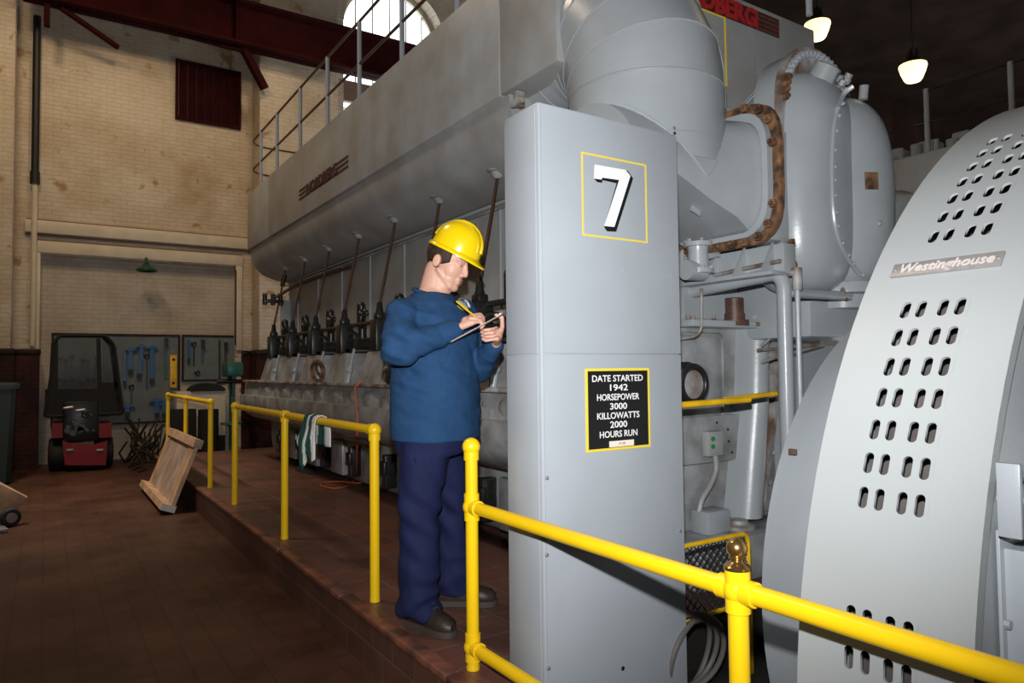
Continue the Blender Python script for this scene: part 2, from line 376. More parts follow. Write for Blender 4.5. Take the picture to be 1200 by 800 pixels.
# window
wroot = bpy.data.objects.new('window_1', None); COL.objects.link(wroot); wroot.location = (wcx, YW+.3, wz0); struct(wroot)
mb = MB(); yy = YW+.3
fr = [V((wx0, yy, wz0))] + [V((wcx+wr*cos(pi-pi*i/24), yy, wzs+wr*sin(pi-pi*i/24))) for i in range(25)] + [V((wx1, yy, wz0))]
inn = lambda k: [V((wcx+(p.x-wcx)*(1-k/wr), p.y, wzs+(p.z-wzs)*(1-k/wr) if p.z > wzs else p.z)) for p in fr]
o_, i_ = inn(0), inn(.10)
for j in range(len(fr)-1):
    mb.prism([o_[j], o_[j+1], i_[j+1], i_[j]], (0, .08, 0))
mb.box2((wx0, yy, wz0), (wx1, yy+.08, wz0+.1)); mb.build('window_frame', 'cream', wroot)
mb = MB()
for k in range(1, 6): mb.box2((wx0+k*(wx1-wx0)/6-.009, yy+.03, wz0), (wx0+k*(wx1-wx0)/6+.009, yy+.06, wzs+.35+.7*sin(pi*k/6)))
for k in range(1, 9): mb.box2((wx0, yy+.03, wz0+k*.42-.007), (wx1, yy+.06, wz0+k*.42+.007))
mb.build('muntins', 'cream_edge', wroot)
mb = MB(); mb.box2((wx0, yy-.02, 7.02), (wx1, yy+.1, 7.45)); mb.build('transom', 'cream_edge', wroot)
MB().prism([V((p.x, yy+.045, p.z)) for p in fr], (0, .004, 0)).build('pane', 'glass', wroot)
# arch surround
mb = MB()
o_, i_ = inn(-.16), inn(0)
for j in range(1, len(fr)-2): mb.prism([V((q.x, YW-.04, q.z)) for q in (o_[j], o_[j+1], i_[j+1], i_[j])], (0, .05, 0))
struct(mb.build('trim_1', 'brick'))
# piers
PYF = YW-.55
lx = atY(16, 200, PYF).x
struct(MB().box2((XL+.01, PYF, 0), (lx, YW, ZC-.01), .02).build('wall_left_pier', 'brick'))
p0 = atY(304, 200, PYF).x; p1 = atY(396, 90, PYF).x
struct(MB().box2((p0, PYF, 0), (p1, YW, ZC-.01), .02).build('wall_back_pier', 'brick'))
# dado: dark red glazed brick to shoulder height with a rounded cap
zd = atY(10, 408, PYF).z
struct(MB().box2((XL+.02, PYF-.05, 0), (lx+.05, YW-.01, zd-.10)).box2((lx+.05, YW-.40, 0), (atY(46, 450, YW-.4).x, YW-.01, zd-.1)).build('baseboard_left', 'dado'))
struct(MB().box2((XL+.02, PYF-.065, zd-.10), (lx+.065, YW-.005, zd), .03).box2((lx+.05, YW-.415, zd-.1), (atY(46, 450, YW-.4).x+.015, YW-.005, zd), .03).build('trim_2', 'dadocap'))
struct(MB().box2((p0-.05, PYF-.05, 0), (p1+.05, YW-.01, zd-.10)).box2((XA1+.10, YW-.06, 0), (p0-.05, YW-.01, zd-.1)).build('baseboard_back', 'dado'))
struct(MB().box2((p0-.065, PYF-.065, zd-.10), (p1+.065, YW-.005, zd), .03).box2((XA1+.1, YW-.07, zd-.1), (p0-.06, YW-.005, zd), .02).build('trim_3', 'dadocap'))
# alcove trims: two bands over the recess, side casings
z1, z0 = wz(150, 268).z, wz(150, 282).z
mb = MB(); mb.box2((XA0-.22, YW-.10, z0), (XA1+.25, YW, z1), .02); struct(mb.build('trim_4', 'cream'))
z3, z2 = wz(150, 292).z, wz(150, 303).z
struct(MB().box2((XA0-.12, YW-.05, z2), (XA1+.12, YW, z3+.03), .01).build('trim_5', 'cream'))
struct(MB().box2((XA0-.12, YW-.012, z3+.03), (XA1+.12, YW, z3+.06)).box2((XA0-.2, YW-.02, z0-.035), (XA1+.2, YW, z0)).box2((XA0-.2, YW-.02, z1), (XA1+.2, YW, z1+.03)).build('trim_6', 'cream_edge'))
struct(MB().box2((XA0-.12, YW-.05, 0), (XA0, YW, z2), .01).build('trim_7', 'cream'))
struct(MB().box2((XA1, YW-.05, zd), (XA1+.11, YW, z2), .01).build('trim_8', 'cream'))

# ------------------------------------------------------------ raised platform with the generator pit
PX0 = 1.325; PITX, PITY0, PITY1 = 1.535, -1.2, 2.43
struct(MB().box2((PX0+.03, PITY1, 0), (7.4, 11.5, PZ)).box2((PX0+.03, YF+.1, 0), (PITX, PITY1, PZ)).box2((5.6, YF+.1, 0), (7.4, PITY1, PZ)).box2((PITX, YF+.1, 0), (5.6, PITY0, PZ)).build('floor_platform', 'tile_red'))
struct(MB().box2((PX0+.006, YF+.1, 0), (PX0+.03, 11.5, PZ-.03)).build('trim_9', 'kerb'))
mb = MB(); y = YF+.12
while y < 11.4:
    mb.box2((PX0-.004, y, PZ-.032), (PX0+.075, min(y+1.196, 11.5), PZ+.002), .01); y += 1.2
struct(mb.build('trim_10', 'nosing'))
struct(MB().box2((PITX, PITY0, -1.7), (5.6, PITY1, -1.6)).box2((PITX-.1, PITY0, -1.6), (PITX, PITY1, 0)).box2((5.6, PITY0, -1.6), (5.7, PITY1, 0)).box2((PITX, PITY1, -1.6), (5.6, PITY1+.1, 0)).box2((PITX, PITY0-.1, -1.6), (5.6, PITY0, 0)).box2((PITX, 1.95, -1.6), (5.6, PITY1, 0)).build('floor_pit', 'pit_dark'))
struct(MB().box2((PITX, PITY1-.004, 0), (5.6, PITY1, PZ-.004)).build('dark_facing', 'pit_dark'))  # added dark sheet hides the red platform face; the darkness is its colour
mb = MB()
for (px, py), r in (((366, 646), .16), ((415, 566), .12)):
    c = atZ(px, py, PZ); mb.cyl((c.x, c.y, PZ), (c.x, c.y, PZ+.002), r, n=24)

# ------------------------------------------------------------ yellow pipe railings
RX, RR, BR = 1.445, .0255, .037
def rail_post(root, y, z1, ball=True, m='yellow'):
    p = MB().cyl((RX, y, PZ), (RX, y, z1), RR, n=20); p.cyl((RX, y, PZ), (RX, y, PZ+.012), RR*1.05, n=20)
    p.build('post', m, root)
def joint(root, y, z, r=BR, cols=((0, 0, -1),), name='ball_fitting'):
    p = MB().sph((RX, y, z), r, 20, 14)
    for d in cols:
        d = V(d); p.cyl(V((RX, y, z)), V((RX, y, z))+d*r*1.45, RR*1.22, n=20)
    p.build(name, 'yellow', root)
ZR = 1.146
def hand_railing(name, label, ys):
    root = thing(name, label, 'railing', (RX, ys[1], PZ), group='yellow pipe railings')
    for y in ys: rail_post(root, y, ZR)
    for a, b in zip(ys, ys[1:]):
        MB().cyl((RX, a, ZR), (RX, b, ZR), RR*.96, n=20).build('rail', 'yellow', root)
    for i, y in enumerate(ys): joint(root, y, ZR, BR if i != 1 else BR*.92, [(0, 0, -1)] + ([(0, 1, 0)] if i < len(ys)-1 else []) + ([(0, -1, 0)] if i > 0 else []))
    return root
hand_railing('pipe_railing', 'yellow pipe railing with the green and white towel hung over it', (3.52, 5.19, 6.80))
hand_railing('pipe_railing', 'short far yellow pipe railing behind the leaning wooden crate', (7.94, 9.51, 11.04))
rt = thing('pipe_railing', 'near yellow pipe railing with a brass ball finial in front of the grey cabinet', 'railing', (RX, 1.186, PZ), group='yellow pipe railings')
zu, zl = .904, .346
for y, top in ((2.505, 1.115), (1.186, .955), (-.15, .955)):
    rail_post(rt, y, top)
joint(rt, 2.505, ZR, BR, [(0, 0, -1)])
for a, b in ((2.505, 1.186), (1.186, -.15), (-.15, -1.0)):
    for z in (zu, zl): MB().cyl((RX, a, z), (RX, b, z), RR*.98, n=24).build('rail', 'yellow', rt)
for y in (2.505, 1.186, -.15):
    for z in (zu, zl):
        joint(rt, y, z, BR, [(0, 0, 1), (0, 0, -1), (0, -1, 0)] + ([(0, 1, 0)] if y < 2.5 else []), 'cross_fitting')
for y in (1.186, -.15):
    f = MB(); f.prof((RX, y, .955), (0, 0, 1), [(0, .033), (.008, .034), (.014, .028), (.02, .016), (.024, .014), (.030, .022)] + [(.052-.026*cos(t), .026*sin(t)) for t in [.75+.2*i for i in range(12)]], 24)
    f.build('finial', 'brass', rt, 'brass ball finial')

# ------------------------------------------------------------ control cabinet
def frame_strip(x0, x1, z0, z1, t, y, m, root, name, d=.0012):
    k = MB()
    for a_, b_ in (((x0, z0), (x1, z0+t)), ((x0, z1-t), (x1, z1)), ((x0, z0+t), (x0+t, z1-t)), ((x1-t, z0+t), (x1, z1-t))):
        k.box2((a_[0], y-d, a_[1]), (b_[0], y, b_[1]))
    return k.build(name, m, root)
CX0, CX1, CY0, CY1, CZ1 = 1.55, 2.295, 2.158, 2.402, 2.478
cab = thing('control_cabinet', 'tall grey steel cabinet with a white 7 and a black data placard', 'cabinet', ((CX0+CX1)/2, (CY0+CY1)/2, 0))
mb = MB(); mb.box2((CX0, CY0+.004, 0), (CX1, CY1, CZ1), .012); mb.build('body', 'grey_cab', cab)
zs = 1.514
mb = MB().box2((CX0+.012, CY0-.003, zs+.002), (CX1-.004, CY0+.02, CZ1-.012), .002); mb.build('upper_panel', 'grey_cab', cab)
mb = MB().box2((CX0+.012, CY0-.003, .02), (CX1-.004, CY0+.02, zs-.002), .002); mb.build('lower_panel', 'grey_cab', cab)
mb = MB().box2((CX0-.003, CY0+.02, zs+.002), (CX0+.02, CY1-.01, CZ1-.02), .002).box2((CX0-.003, CY0+.02, .02), (CX0+.02, CY1-.01, zs-.002), .002); mb.build('side_panel', 'grey_cab', cab)
yf = CY0-.003
def fpt(px, py, off=0.): p = atY(px, py, yf); return V((p.x, yf-off, p.z))
for p in [(641, 650), (643, 783), (641, 560), (797, 622), (790, 150)]:
    c = fpt(*p); MB().prof(c, (0, -1, 0), [(0, .008), (.003, .007), (.005, .003)], 10).build('screw', 'steel', cab)
c = fpt(730, 783); MB().cyl(c+V((0, .002, 0)), c+V((0, -.001, 0)), .009, n=14).build('knockout_hole', 'black', cab)
a = fpt(730, 315); b = fpt(786, 324); frame_strip(a.x, b.x, b.z, a.z, .003, yf, 'grey', cab, 'label_holder', .0012)
frame_strip(1.755, 2.105, 1.98, 2.313, .007, yf, 'signyellow', cab, 'number_frame')
P7 = [(302, 228), (495, 262), (525, 300), (425, 618), (362, 612), (455, 325), (350, 310), (345, 322), (298, 316)]
def p7(px, py, off): return fpt(640+px*160/853, 150+py*150/800, off)
sh7 = [(310, 240), (510, 268), (543, 315), (437, 648), (380, 645), (362, 618), (440, 345), (352, 326), (348, 342), (320, 338), (300, 318)]
MB().prism([p7(*q, 0) for q in sh7], (0, -.0008, 0)).build('numeral_shadow', 'black', cab, 'black drop shadow of the numeral')
MB().prism([p7(*q, .0008) for q in P7], (0, -.0008, 0)).build('numeral_seven', 'white', cab, 'white painted numeral 7')
# data placard
sx0, sx1, sz0, sz1 = 1.766, 2.088, 1.139, 1.449
pl = MB().box2((sx0, yf-.003, sz0), (sx1, yf, sz1)).build('data_placard', 'black', cab, 'black placard with white stencilled words')
frame_strip(sx0-.008, sx1+.010, sz0-.008, sz1+.008, .010, yf, 'signyellow', cab, 'placard_border', .0035)
LINES = [('DATE STARTED', 156, .27), ('1942', 228, .095), ('HORSEPOWER', 302, .225), ('3000', 374, .09), ('KILLOWATTS', 446, .225), ('2000', 516, .09), ('HOURS RUN', 590, .20)]
for s, py, wd in LINES:
    z = atY(660+412*.15, 420+py*.15, yf).z
    text('lettering', s, .036, ((sx0+sx1)/2-.002, yf-.0031, z), (1, 0, 0), (0, 0, 1), 'white', pl, .0004, bold=.0004, width=wd)
a = fpt(713.5, 524); b = fpt(742, 514.5); MB().box2((a.x, yf-.0045, a.z), (b.x, yf-.003, b.z)).build('hours_label', 'label', pl, 'small pale label strip')
text('lettering', '176 380', .012, ((a.x+b.x)/2, yf-.0046, (a.z+b.z)/2), (1, 0, 0), (0, 0, 1), 'darkred', pl, .0002)

# ------------------------------------------------------------ generator
GX, GZ, GR = 3.48, .55, 1.914
GY0, GY1 = .713, 1.113
gen = thing('generator', 'huge pale grey drum generator with rows of slots at the right', 'generator', (GX, .9, -1.6))
def gp(t, y, r=GR): t = radians(t); return V((GX-r*cos(t), y, GZ+r*sin(t)))
SLOT_Y = [.98, .9405, .887, .847]; SL_W, SL_T = .0225, 1.56
rows = [56.2-2.49*i for i in range(7)] + [33.35-2.57*i for i in range(7)] + [9.55-2.75*i for i in range(6)]
vs, fs, nrm, walls = [], [], [], MB()
def quad(t0, t1, y0, y1):
    k = max(1, int(abs(t1-t0)/1.6))
    for i in range(k):
        a, b = t0+(t1-t0)*i/k, t0+(t1-t0)*(i+1)/k; q = len(vs)
        for t, y in ((a, y0), (b, y0), (b, y1), (a, y1)): vs.append(gp(t, y)); nrm.append(V((-cos(radians(t)), 0, sin(radians(t)))))
        fs.append([q, q+3, q+2, q+1] if t1 < t0 else [q, q+1, q+2, q+3])
cy = [SLOT_Y[0]+.02, (SLOT_Y[0]+SLOT_Y[1])/2, (SLOT_Y[1]+SLOT_Y[2])/2, (SLOT_Y[2]+SLOT_Y[3])/2, SLOT_Y[3]-.02]
deg = 180/pi/GR
def cell(tc, h, c):
    yc = SLOT_Y[c]; ya, yb = cy[c], cy[c+1]; n = 28; inner, outer = [], []
    rr = SL_W/2; hl = SL_T/deg/2
    for i in range(n):
        a = 2*pi*i/n; ca, sa = cos(a), sin(a)
        yi = rr*ca; ti = rr*sa + (hl-rr)*(1 if sa > 1e-9 else -1 if sa < -1e-9 else 0)
        sy = ya-yc if ca > 0 else yc-yb
        k = min(sy/abs(ca) if abs(ca) > 1e-6 else 9, (h/deg)/abs(sa) if abs(sa) > 1e-6 else 9)
        inner.append((tc+ti*deg, yc+yi)); outer.append((tc+sa*k*deg, yc+ca*k))
    # snap the outer ring to include the corners
    for sx, st in ((1, 1), (-1, 1), (-1, -1), (1, -1)):
        ct = (tc+st*h, ya if sx > 0 else yb)
        j = min(range(n), key=lambda i: (outer[i][0]-ct[0])**2/deg**2+(outer[i][1]-ct[1])**2); outer[j] = ct
    q = len(vs)
    for ring in (inner, outer):
        for t, y in ring: vs.append(gp(t, y)); nrm.append(V((-cos(radians(t)), 0, sin(radians(t)))))
    for i in range(n):
        j = (i+1) % n; fs.append([q+i, q+j, q+n+j, q+n+i])
    q = len(vs); cc = gp(tc, yc)
    for rr_ in (GR-.0001, GR-.008):
        for t, y in inner: p = gp(t, y, rr_); vs.append(p); nrm.append((gp(tc, yc, rr_)-p).normalized())
    for i in range(n):
        j = (i+1) % n; fs.append([q+i, q+n+i, q+n+j, q+j])
h = 1.2
t = 200.
for r in rows:
    quad(t, r+h, GY0, GY1)
    quad(r+h, r-h, cy[0], GY1); quad(r+h, r-h, GY0, cy[4])
    for c in range(4): cell(r, h, c)
    t = r-h
quad(t, -75, GY0, GY1)
me = bpy.data.meshes.new('perforated_cover'); L0 = world(gen).inverted()
me.from_pydata([tuple(L0 @ p) for p in vs], [], fs); me.materials.append(M['grey_gen'])
for p in me.polygons: p.use_smooth = True
me.normals_split_custom_set_from_vertices([tuple(k) for k in nrm])
o = bpy.data.objects.new('perforated_cover', me); COL.objects.link(o); o.parent = gen
def gring(y, r, a0=-75, a1=200, n=120): return [gp(a0+(a1-a0)*i/n, y, r) for i in range(n+1)]
MB().loft([gring(GY0, GR-.0003), gring(GY0, GR-.012), gring(GY1, GR-.012), gring(GY1, GR-.0003)], closed=False).build('cover_rim', 'grey_gen', gen) if False else None
mb = MB()
for y in (GY0, GY1): mb.loft([gring(y, GR-.0004), gring(y, GR-.030)], closed=False)
mb.build('cover_rim', 'grey_gen', gen)
full = lambda y, r: [gp(360*i/96, y, r) for i in range(96)]
MB().loft([full(GY0+.06, 1.79), full(GY1-.06, 1.79)]).build('stator_core', 'core', gen, 'dim stator core seen through the slots')
MB().loft([full(GY1-.02, 1.36), full(1.20, 1.34), full(1.70, 1.21), full(1.76, 1.20), full(1.765, 1.12)]).build('end_bell', 'grey', gen, 'smooth grey end bell')
MB().loft([full(GY1-.03, GR-.03), full(GY1-.004, GR-.03)]).build('back_plate', 'grey', gen)
MB().loft([full(GY0+.012, GR-.03), full(GY0+.05, GR-.03)]).build('front_plate', 'grey', gen)
mb = MB()
for t_ in (8, 21): mb.loft([[gp(t_+s, y, 1.362-.23*(y-1.1)/.6) for y in (1.12, 1.3, 1.5, 1.68)] for s in (-.6, .6)], closed=False)
mb.build('strap', 'grey_cab', gen)
d = (atY(929, 529, 5.)-EYE).normalized(); k_ = max(range(2000), key=lambda i: -abs(hypot((EYE+d*(1+i*.0015)).x-GX, (EYE+d*(1+i*.0015)).z-GZ)-1.262)-(9 if (EYE+d*(1+i*.0015)).x > 2.6 else 0)); p = EYE+d*(1+k_*.0015)
MB().box((p.x, p.y, p.z), (.012, .032, .02), None, .002).build('brass_tag', 'copper', gen, 'small copper tag on the end bell')
# nameplate
tn = 37.5; nz = V((-cos(radians(tn)), 0, sin(radians(tn)))); upv = V((sin(radians(tn)), 0, cos(radians(tn)))); c = gp(tn, .916, GR+.004)
R3 = Matrix((V((0, -1, 0)), upv, nz)).transposed()
npl = MB().box(c, (.272, .046, .008), R3, .002).build('nameplate', 'plate', gen, 'dull metal nameplate')
text('lettering', 'Westinghouse', .042, c+nz*.004, (0, -1, 0), upv, 'platelet', npl, .001, shear=.25, bold=.0009, width=.232)
for s in (-1, 1): MB().prof(c+nz*.004+V((0, .127*s, 0)), nz, [(0, .005), (.003, .003)], 8).build('plate_screw', 'steel', npl)
# front end details at the right edge
fy = GY0+.012
mb = MB().box2((1.60, fy-.16, 1.07), (1.625, fy, 1.27), .004); 
a = atY(1172, 542, .69); b = atY(1180, 628, .69)
a.x = max(a.x, 1.69); mb = MB().box2((a.x-.008, .655, b.z), (a.x+.008, .70, a.z), .003); mb.build('support_flange', 'grey_cab', gen)
zc_ = (a.z+b.z)/2
for z in (a.z-.03, b.z+.03):
    MB().cyl((a.x+.006, .68, z), (a.x+.04, .68, z), .018, n=6).build('flange_bolt', 'grey_cab', gen)
MB().cyl((a.x+.006, .68, zc_), (a.x+.6, .68, zc_), .026, n=18).build('support_pipe', 'grey_cab', gen)
x_ = atY(1190, 700, fy-.03).x
mb = MB().box2((x_, fy-.06, -.6), (x_+.5, fy, 1.06), .004); mb.build('terminal_box', 'grey_cab', gen)
mb = MB().box2((x_-.02, fy-.012, -.6), (x_+.1, fy-.004, 1.10), .002); mb.build('box_flange', 'grey', gen)
for z in (.3, .66, .9): MB().nut((x_-.01, fy-.012, z), (0, -1, 0), .010).build('flange_bolt', 'grey_cab', gen)
# ------------------------------------------------------------ diesel engine
HX, HX1, HY0, HY1, HZ0, HZ1 = 2.30, 4.66, 3.017, 10.10, 3.13, 3.905
eng = thing('diesel_engine', 'long grey diesel engine with overhanging hood behind the man', 'engine', (3.48, 6.5, PZ))
# hood: outer panels with visible seams
for y0, y1 in ((HY0, 3.60), (3.606, 9.02), (9.026, HY1)):
    MB().box2((HX, y0, HZ0), (HX1, y1, HZ1), .012 if y1-y0 < 3 else .010).build('hood_panel', 'grey_warm', eng)
prof_ = [(HX+.035, HZ0+.02), (HX+.035, HZ0-.03), (HX+.055, HZ0-.13), (HX+.10, HZ0-.235), (HX+.18, HZ0-.32), (HX+.28, HZ0-.37), (HX+.40, HZ0-.405), (HX+.56, HZ0-.42), (HX+.9, HZ0-.42)]
ul = lambda y: [V((x, y, z)) for x, z in prof_] + [V((HX1-.3, y, HZ0-.42)), V((HX1-.02, y, HZ0+.02))]
MB().loft([ul(3.55), ul(HY1-.02)]).build('manifold_casing', 'grey_warm', eng)
a = atY(596, 118, 3.5)
MB().box2((HX+.03, 3.46, HZ0-.10), (HX+.09, 3.50, HZ0-.005), .004).box2((HX+.02, 3.40, HZ0-.10), (HX+.05, 3.52, HZ0-.07), .004).build('hood_lug', 'rust_grey', eng)
# maker plates
pa, pb, pz0, pz1 = 7.70, 6.20, 3.325, 3.440
pl = MB().box2((HX-.003, pb+.28, pz0), (HX, pa-.28, pz0+.02)).build('maker_plate', 'darkred', eng, 'dark red striped plate with raised maker lettering')
for z in (pz0, (pz0+pz1)/2-.011, pz1-.022):
    MB().box2((HX-.006, pa-.30, z), (HX, pa, z+.022)).build('plate_stripe', 'darkred', pl); MB().box2((HX-.006, pb, z), (HX, pb+.30, z+.022)).build('plate_stripe', 'darkred', pl)
text('lettering', 'NORDBERG', .155, (HX-.004, (pa+pb)/2, (pz0+pz1)/2), (0, -1, 0), (0, 0, 1), 'darkred', pl, .004, bold=.004, width=.92)
ey = HY0
q = MB().box2((3.05, ey-.004, 3.737), (4.24, ey, 3.868)).build('maker_plate', 'darkred', eng, 'dark red end plate with bright red lettering')
text('lettering', 'NORDBERG', .165, (3.53, ey-.0045, 3.80), (1, 0, 0), (0, 0, 1), 'redsign', q, .003, bold=.006, width=.92)
for k in range(4): MB().box2((4.0, ey-.007, 3.745+k*.031), (4.235, ey-.004, 3.758+k*.031)).build('plate_stripe', 'copper', q)
MB().box2((3.985, ey-.008, 3.737), (4.005, ey-.004, 3.868)).build('plate_bar', 'redsign', q)
frame_strip(3.25, 3.685, 3.28, 3.742, .016, ey, 'signyellow', eng, 'number_frame', .002)
MB().box2((3.968, ey-.0008, HZ0+.05), (3.972, ey, 3.73)).build('panel_seam', 'grey_dirty', eng)
# guard rail on top of the hood
ys = [10.23-.05, 9.35, 8.34, 7.36, 6.43, 5.45, 4.48, 3.5]
for y in ys: MB().cyl((2.5, y, HZ1), (2.5, y, 4.84), .022, n=10).build('guard_post', 'grey_cab', eng)
for z in (4.84, 4.42):
    MB().tube(bend([(2.5, 3.5, z), (2.5, 10.9, z), (4.4, 10.9, z), (4.4, 3.2, z)], .35), .014, 8).build('guard_rail', 'rod_brown', eng)
for x in (4.43,):
    p = atX(948, 0, 4.43)
    for y in (p.y, p.y+1.1, p.y+2.3, p.y+3.5): MB().cyl((x, y, HZ1), (x, y, 4.84), .022, n=10).build('guard_post', 'grey_cab', eng)
c = atY(895, 8, 3.2)
# engine side wall and ribs
MB().box2((2.85, 3.02, 1.30), (4.12, 10.05, 2.74), .01).build('cylinder_block', 'grey_warm', eng)
for k in range(8):
    y = 3.62+.852*k
    MB().box2((2.836, y-.012, 1.6), (2.852, y+.012, 2.72), .004).build('block_rib', 'grey', eng)
MB().box2((2.80, 3.05, 2.685), (2.86, 10.0, 2.705), .004).build('drip_edge', 'grey', eng)
MB().cyl((2.80, 3.1, 2.655), (2.80, 10.0, 2.655), .012, n=8).build('oil_line', 'grey_dirty', eng)
MB().box2((2.72, 9.95, 1.5), (2.86, 10.0, 2.45)).build('end_shield', 'grey_cab', eng)
# camshaft housing ledge
MB().box2((2.27, 3.1, 1.318), (2.86, 10.25, 1.345), .006).build('ledge', 'rust_grey', eng)
# pump pedestals, pumps, push rods
RY = [4.03, 4.88, 5.72, 6.58, 7.45, 8.30, 9.12]
RYS = [3.19] + RY
bz = 1.622
pd = None
def shape_pedestal(y):
    lo = [V((2.30, y-.27, 1.345)), V((2.30, y+.27, 1.345)), V((2.86, y+.27, 1.345)), V((2.86, y-.27, 1.345))]
    hi = [V((2.36, y-.17, bz)), V((2.36, y+.17, bz)), V((2.80, y+.17, bz)), V((2.80, y-.17, bz))]
    return MB().loft([lo, hi], smooth=False)
for i, y in enumerate(RYS):
    shape_pedestal(y).build('pump_pedestal', 'grey_dirty', eng)
    MB().cyl((2.33, y-.27, 1.345), (2.36, y-.27, 1.50), .022, n=10).sph((2.35, y-.27, 1.46), .035, 10, 8).cyl((2.36, y-.27, 1.5), (2.40, y-.26, 1.66), .014, n=8).build('drain_valve', 'grey', eng)
    # lobed apron under the ledge
    MB().sph((2.42, y, 1.20), (.13, .30, .13), 16, 10).sph((2.40, y-.42, 1.22), (.10, .13, .10), 12, 8).build('apron_lobe', 'grey_dirty', eng)
    for d in (-.22, 0, .22): MB().nut((2.30, y+d, 1.24), (-1, 0, .2), .016, .02).build('apron_bolt', 'steel', eng)
    # injection pump: tall black body
    pm = MB()
    pm.box2((2.335, y-.075, bz), (2.465, y+.075, 1.90), .014)
    pm.box2((2.36, y-.05, 1.90), (2.44, y+.05, 1.955), .012).prof((2.40, y, 1.95), (0, 0, 1), [(0, .04), (.03, .03), (.09, .024), (.10, .018)], 12)
    pm.box2((2.37, y-.075, bz), (2.43, y+.075, bz+.05), .01)
    pump = pm.build('fuel_pump', 'dark_iron', eng)
    y2 = y-.28
    v = MB(); v.cyl((2.47, y2, 1.72), (2.47, y2, 1.90), .04, n=12); v.cyl((2.46, y2, 1.90), (2.46, y2, 2.06), .042, n=14); v.sph((2.46, y2, 2.06), .042, 12, 8)
    v.caps((2.46, y2, 1.84), (2.42, y2-.16, 1.97), .022, .014, 10)
    v.cyl((2.40, y2, 1.70), (2.56, y2, 1.70), .05, n=12)
    v.build('valve_body', 'dark_iron', pump)
    hd = V((-.15, -.75, .65)).normalized(); c = V((2.42, y2-.17, 1.985))
    MB().torus(c, hd, .038, .010, 16, 6).cyl(c-hd*.01, c+hd*.012, .016, n=8).cyl(c-V((0, .036, 0)), c+V((0, .036, 0)), .007, n=6).build('handwheel', 'dark_iron', pump)
    MB().tube(bend([(2.47, y2+.03, 1.70), (2.45, y2+.08, 1.80), (2.43, y+.05, 1.85)], .04), .018, 8).build('fuel_line', 'dark_iron', pump)
    t = V((2.55, y, 2.765)); b = V((2.40, y, 2.03))
    MB().cyl(b, t, .011, n=10).build('push_rod', 'rod_brown', eng)
    MB().prof(t+V((0, 0, .045)), (0, 0, -1), [(0, .075), (.012, .075), (.02, .05), (.045, .038), (.06, .02)], 16).build('rod_socket', 'grey_dirty', eng)
MB().cyl((2.42, 3.1, 1.885), (2.42, 9.3, 1.885), .020, n=10).build('rack_shaft', 'dark_iron', eng)
MB().cyl((2.44, 3.1, 1.745), (2.44, 9.8, 1.745), .014, n=10).build('rack_shaft', 'dark_iron', eng)
# governor arm and bracket at the far end
g1 = V((2.50, 9.95, 2.72))
MB().cyl((2.535, 9.12, 2.69), (2.505, 9.12, 2.54), .03, n=10).build('governor_rod', 'dark_iron', eng)
gb = atX(320, 350, 2.36)
MB().tube([gb, atX(345, 335, 2.60), atX(372, 325, 2.80), atX(412, 312, 2.825)], .020, 8).build('governor_arm', 'rod_brown', eng)
mb = MB().box2((gb.x-.12, gb.y-.05, gb.z-.05), (gb.x+.12, gb.y+.05, gb.z-.01), .004)
for x in (-.1, 0, .09): mb.cyl((gb.x+x, gb.y, gb.z-.08), (gb.x+x, gb.y, gb.z+.06), .028, n=10)
mb.build('governor_bracket', 'dark_iron', eng)
MB().box2((2.80, 3.1, 1.345), (2.86, 10.0, 1.66)).build('recess_dark_strip', 'dark_iron', eng)  # added dark strip: shade between the pedestals put into its colour
c = V((2.29, 7.05, 1.46)); MB().torus(c, (1, .3, .1), .10, .018, 20, 8).torus(c+V((.02, 0, .01)), (1, .1, .3), .07, .015, 18, 6).build('hose_loop', 'rust', eng)
# crankcase belly
bp_ = [(2.86, 1.32), (2.33, 1.32), (2.31, 1.15), (2.255, 1.145), (2.25, 1.06), (2.275, .96), (2.34, .88), (2.45, .82), (2.60, .79), (2.86, .785)]
sec = lambda y: [V((x, y, z)) for x, z in bp_]
MB().loft([sec(3.06), sec(10.3)]).build('crankcase_belly', 'grey_dirty', eng)
MB().box2((2.63, 3.04, .755), (2.9, 10.2, .785), .004).build('base_flange', 'grey_dirty', eng)
mb = MB(); y = 3.15
while y < 10.1: mb.nut((2.645, y, .785), (0, 0, 1), .016, .02); y += .21
mb.build('flange_bolts', 'rust_grey', eng)
bs = [(3.0, .76), (2.66, .76), (2.655, .58), (2.67, .43), (2.72, .33), (2.80, .28), (2.9, PZ), (3.0, PZ)]
sb = lambda y: [V((x, y, z)) for x, z in bs]
MB().loft([sb(3.04), sb(10.2)]).build('base_plate', 'grey_dirty', eng)
for i, y in enumerate(RYS):
    MB().box2((2.60, y-.24, .36), (2.67, y+.12, .72), .02).build('inspection_door', 'grey_dirty', eng)
    MB().box2((2.54, y+.22, .40), (2.66, y+.30, .70), .012).box2((2.52, y+.20, .52), (2.56, y+.32, .64), .01).build('relief_valve', 'dark_iron', eng)
# ---------------- near end of the engine, lit between cabinet and generator
EY = 2.93
MB().box2((2.86, EY, PZ), (4.5, 3.06, 2.45), .01).build('end_frame', 'grey_dirty', eng)
def e(px, py, y=EY): return atY(px, py, y)
# raised door panel with rounded border
a, b = e(770, 388), e(846, 492)
MB().box2((a.x, EY-.03, b.z), (b.x, EY+.01, a.z), .02).build('end_door', 'grey_dirty', eng)
pts = [V((a.x, EY-.032, a.z-.02)), V((b.x-.02, EY-.032, a.z-.02)), V((b.x-.02, EY-.032, b.z+.02)), V((a.x, EY-.032, b.z+.02))]
MB().tube(bend(pts, .05), .008, 6).build('door_bead', 'grey_dirty', eng)
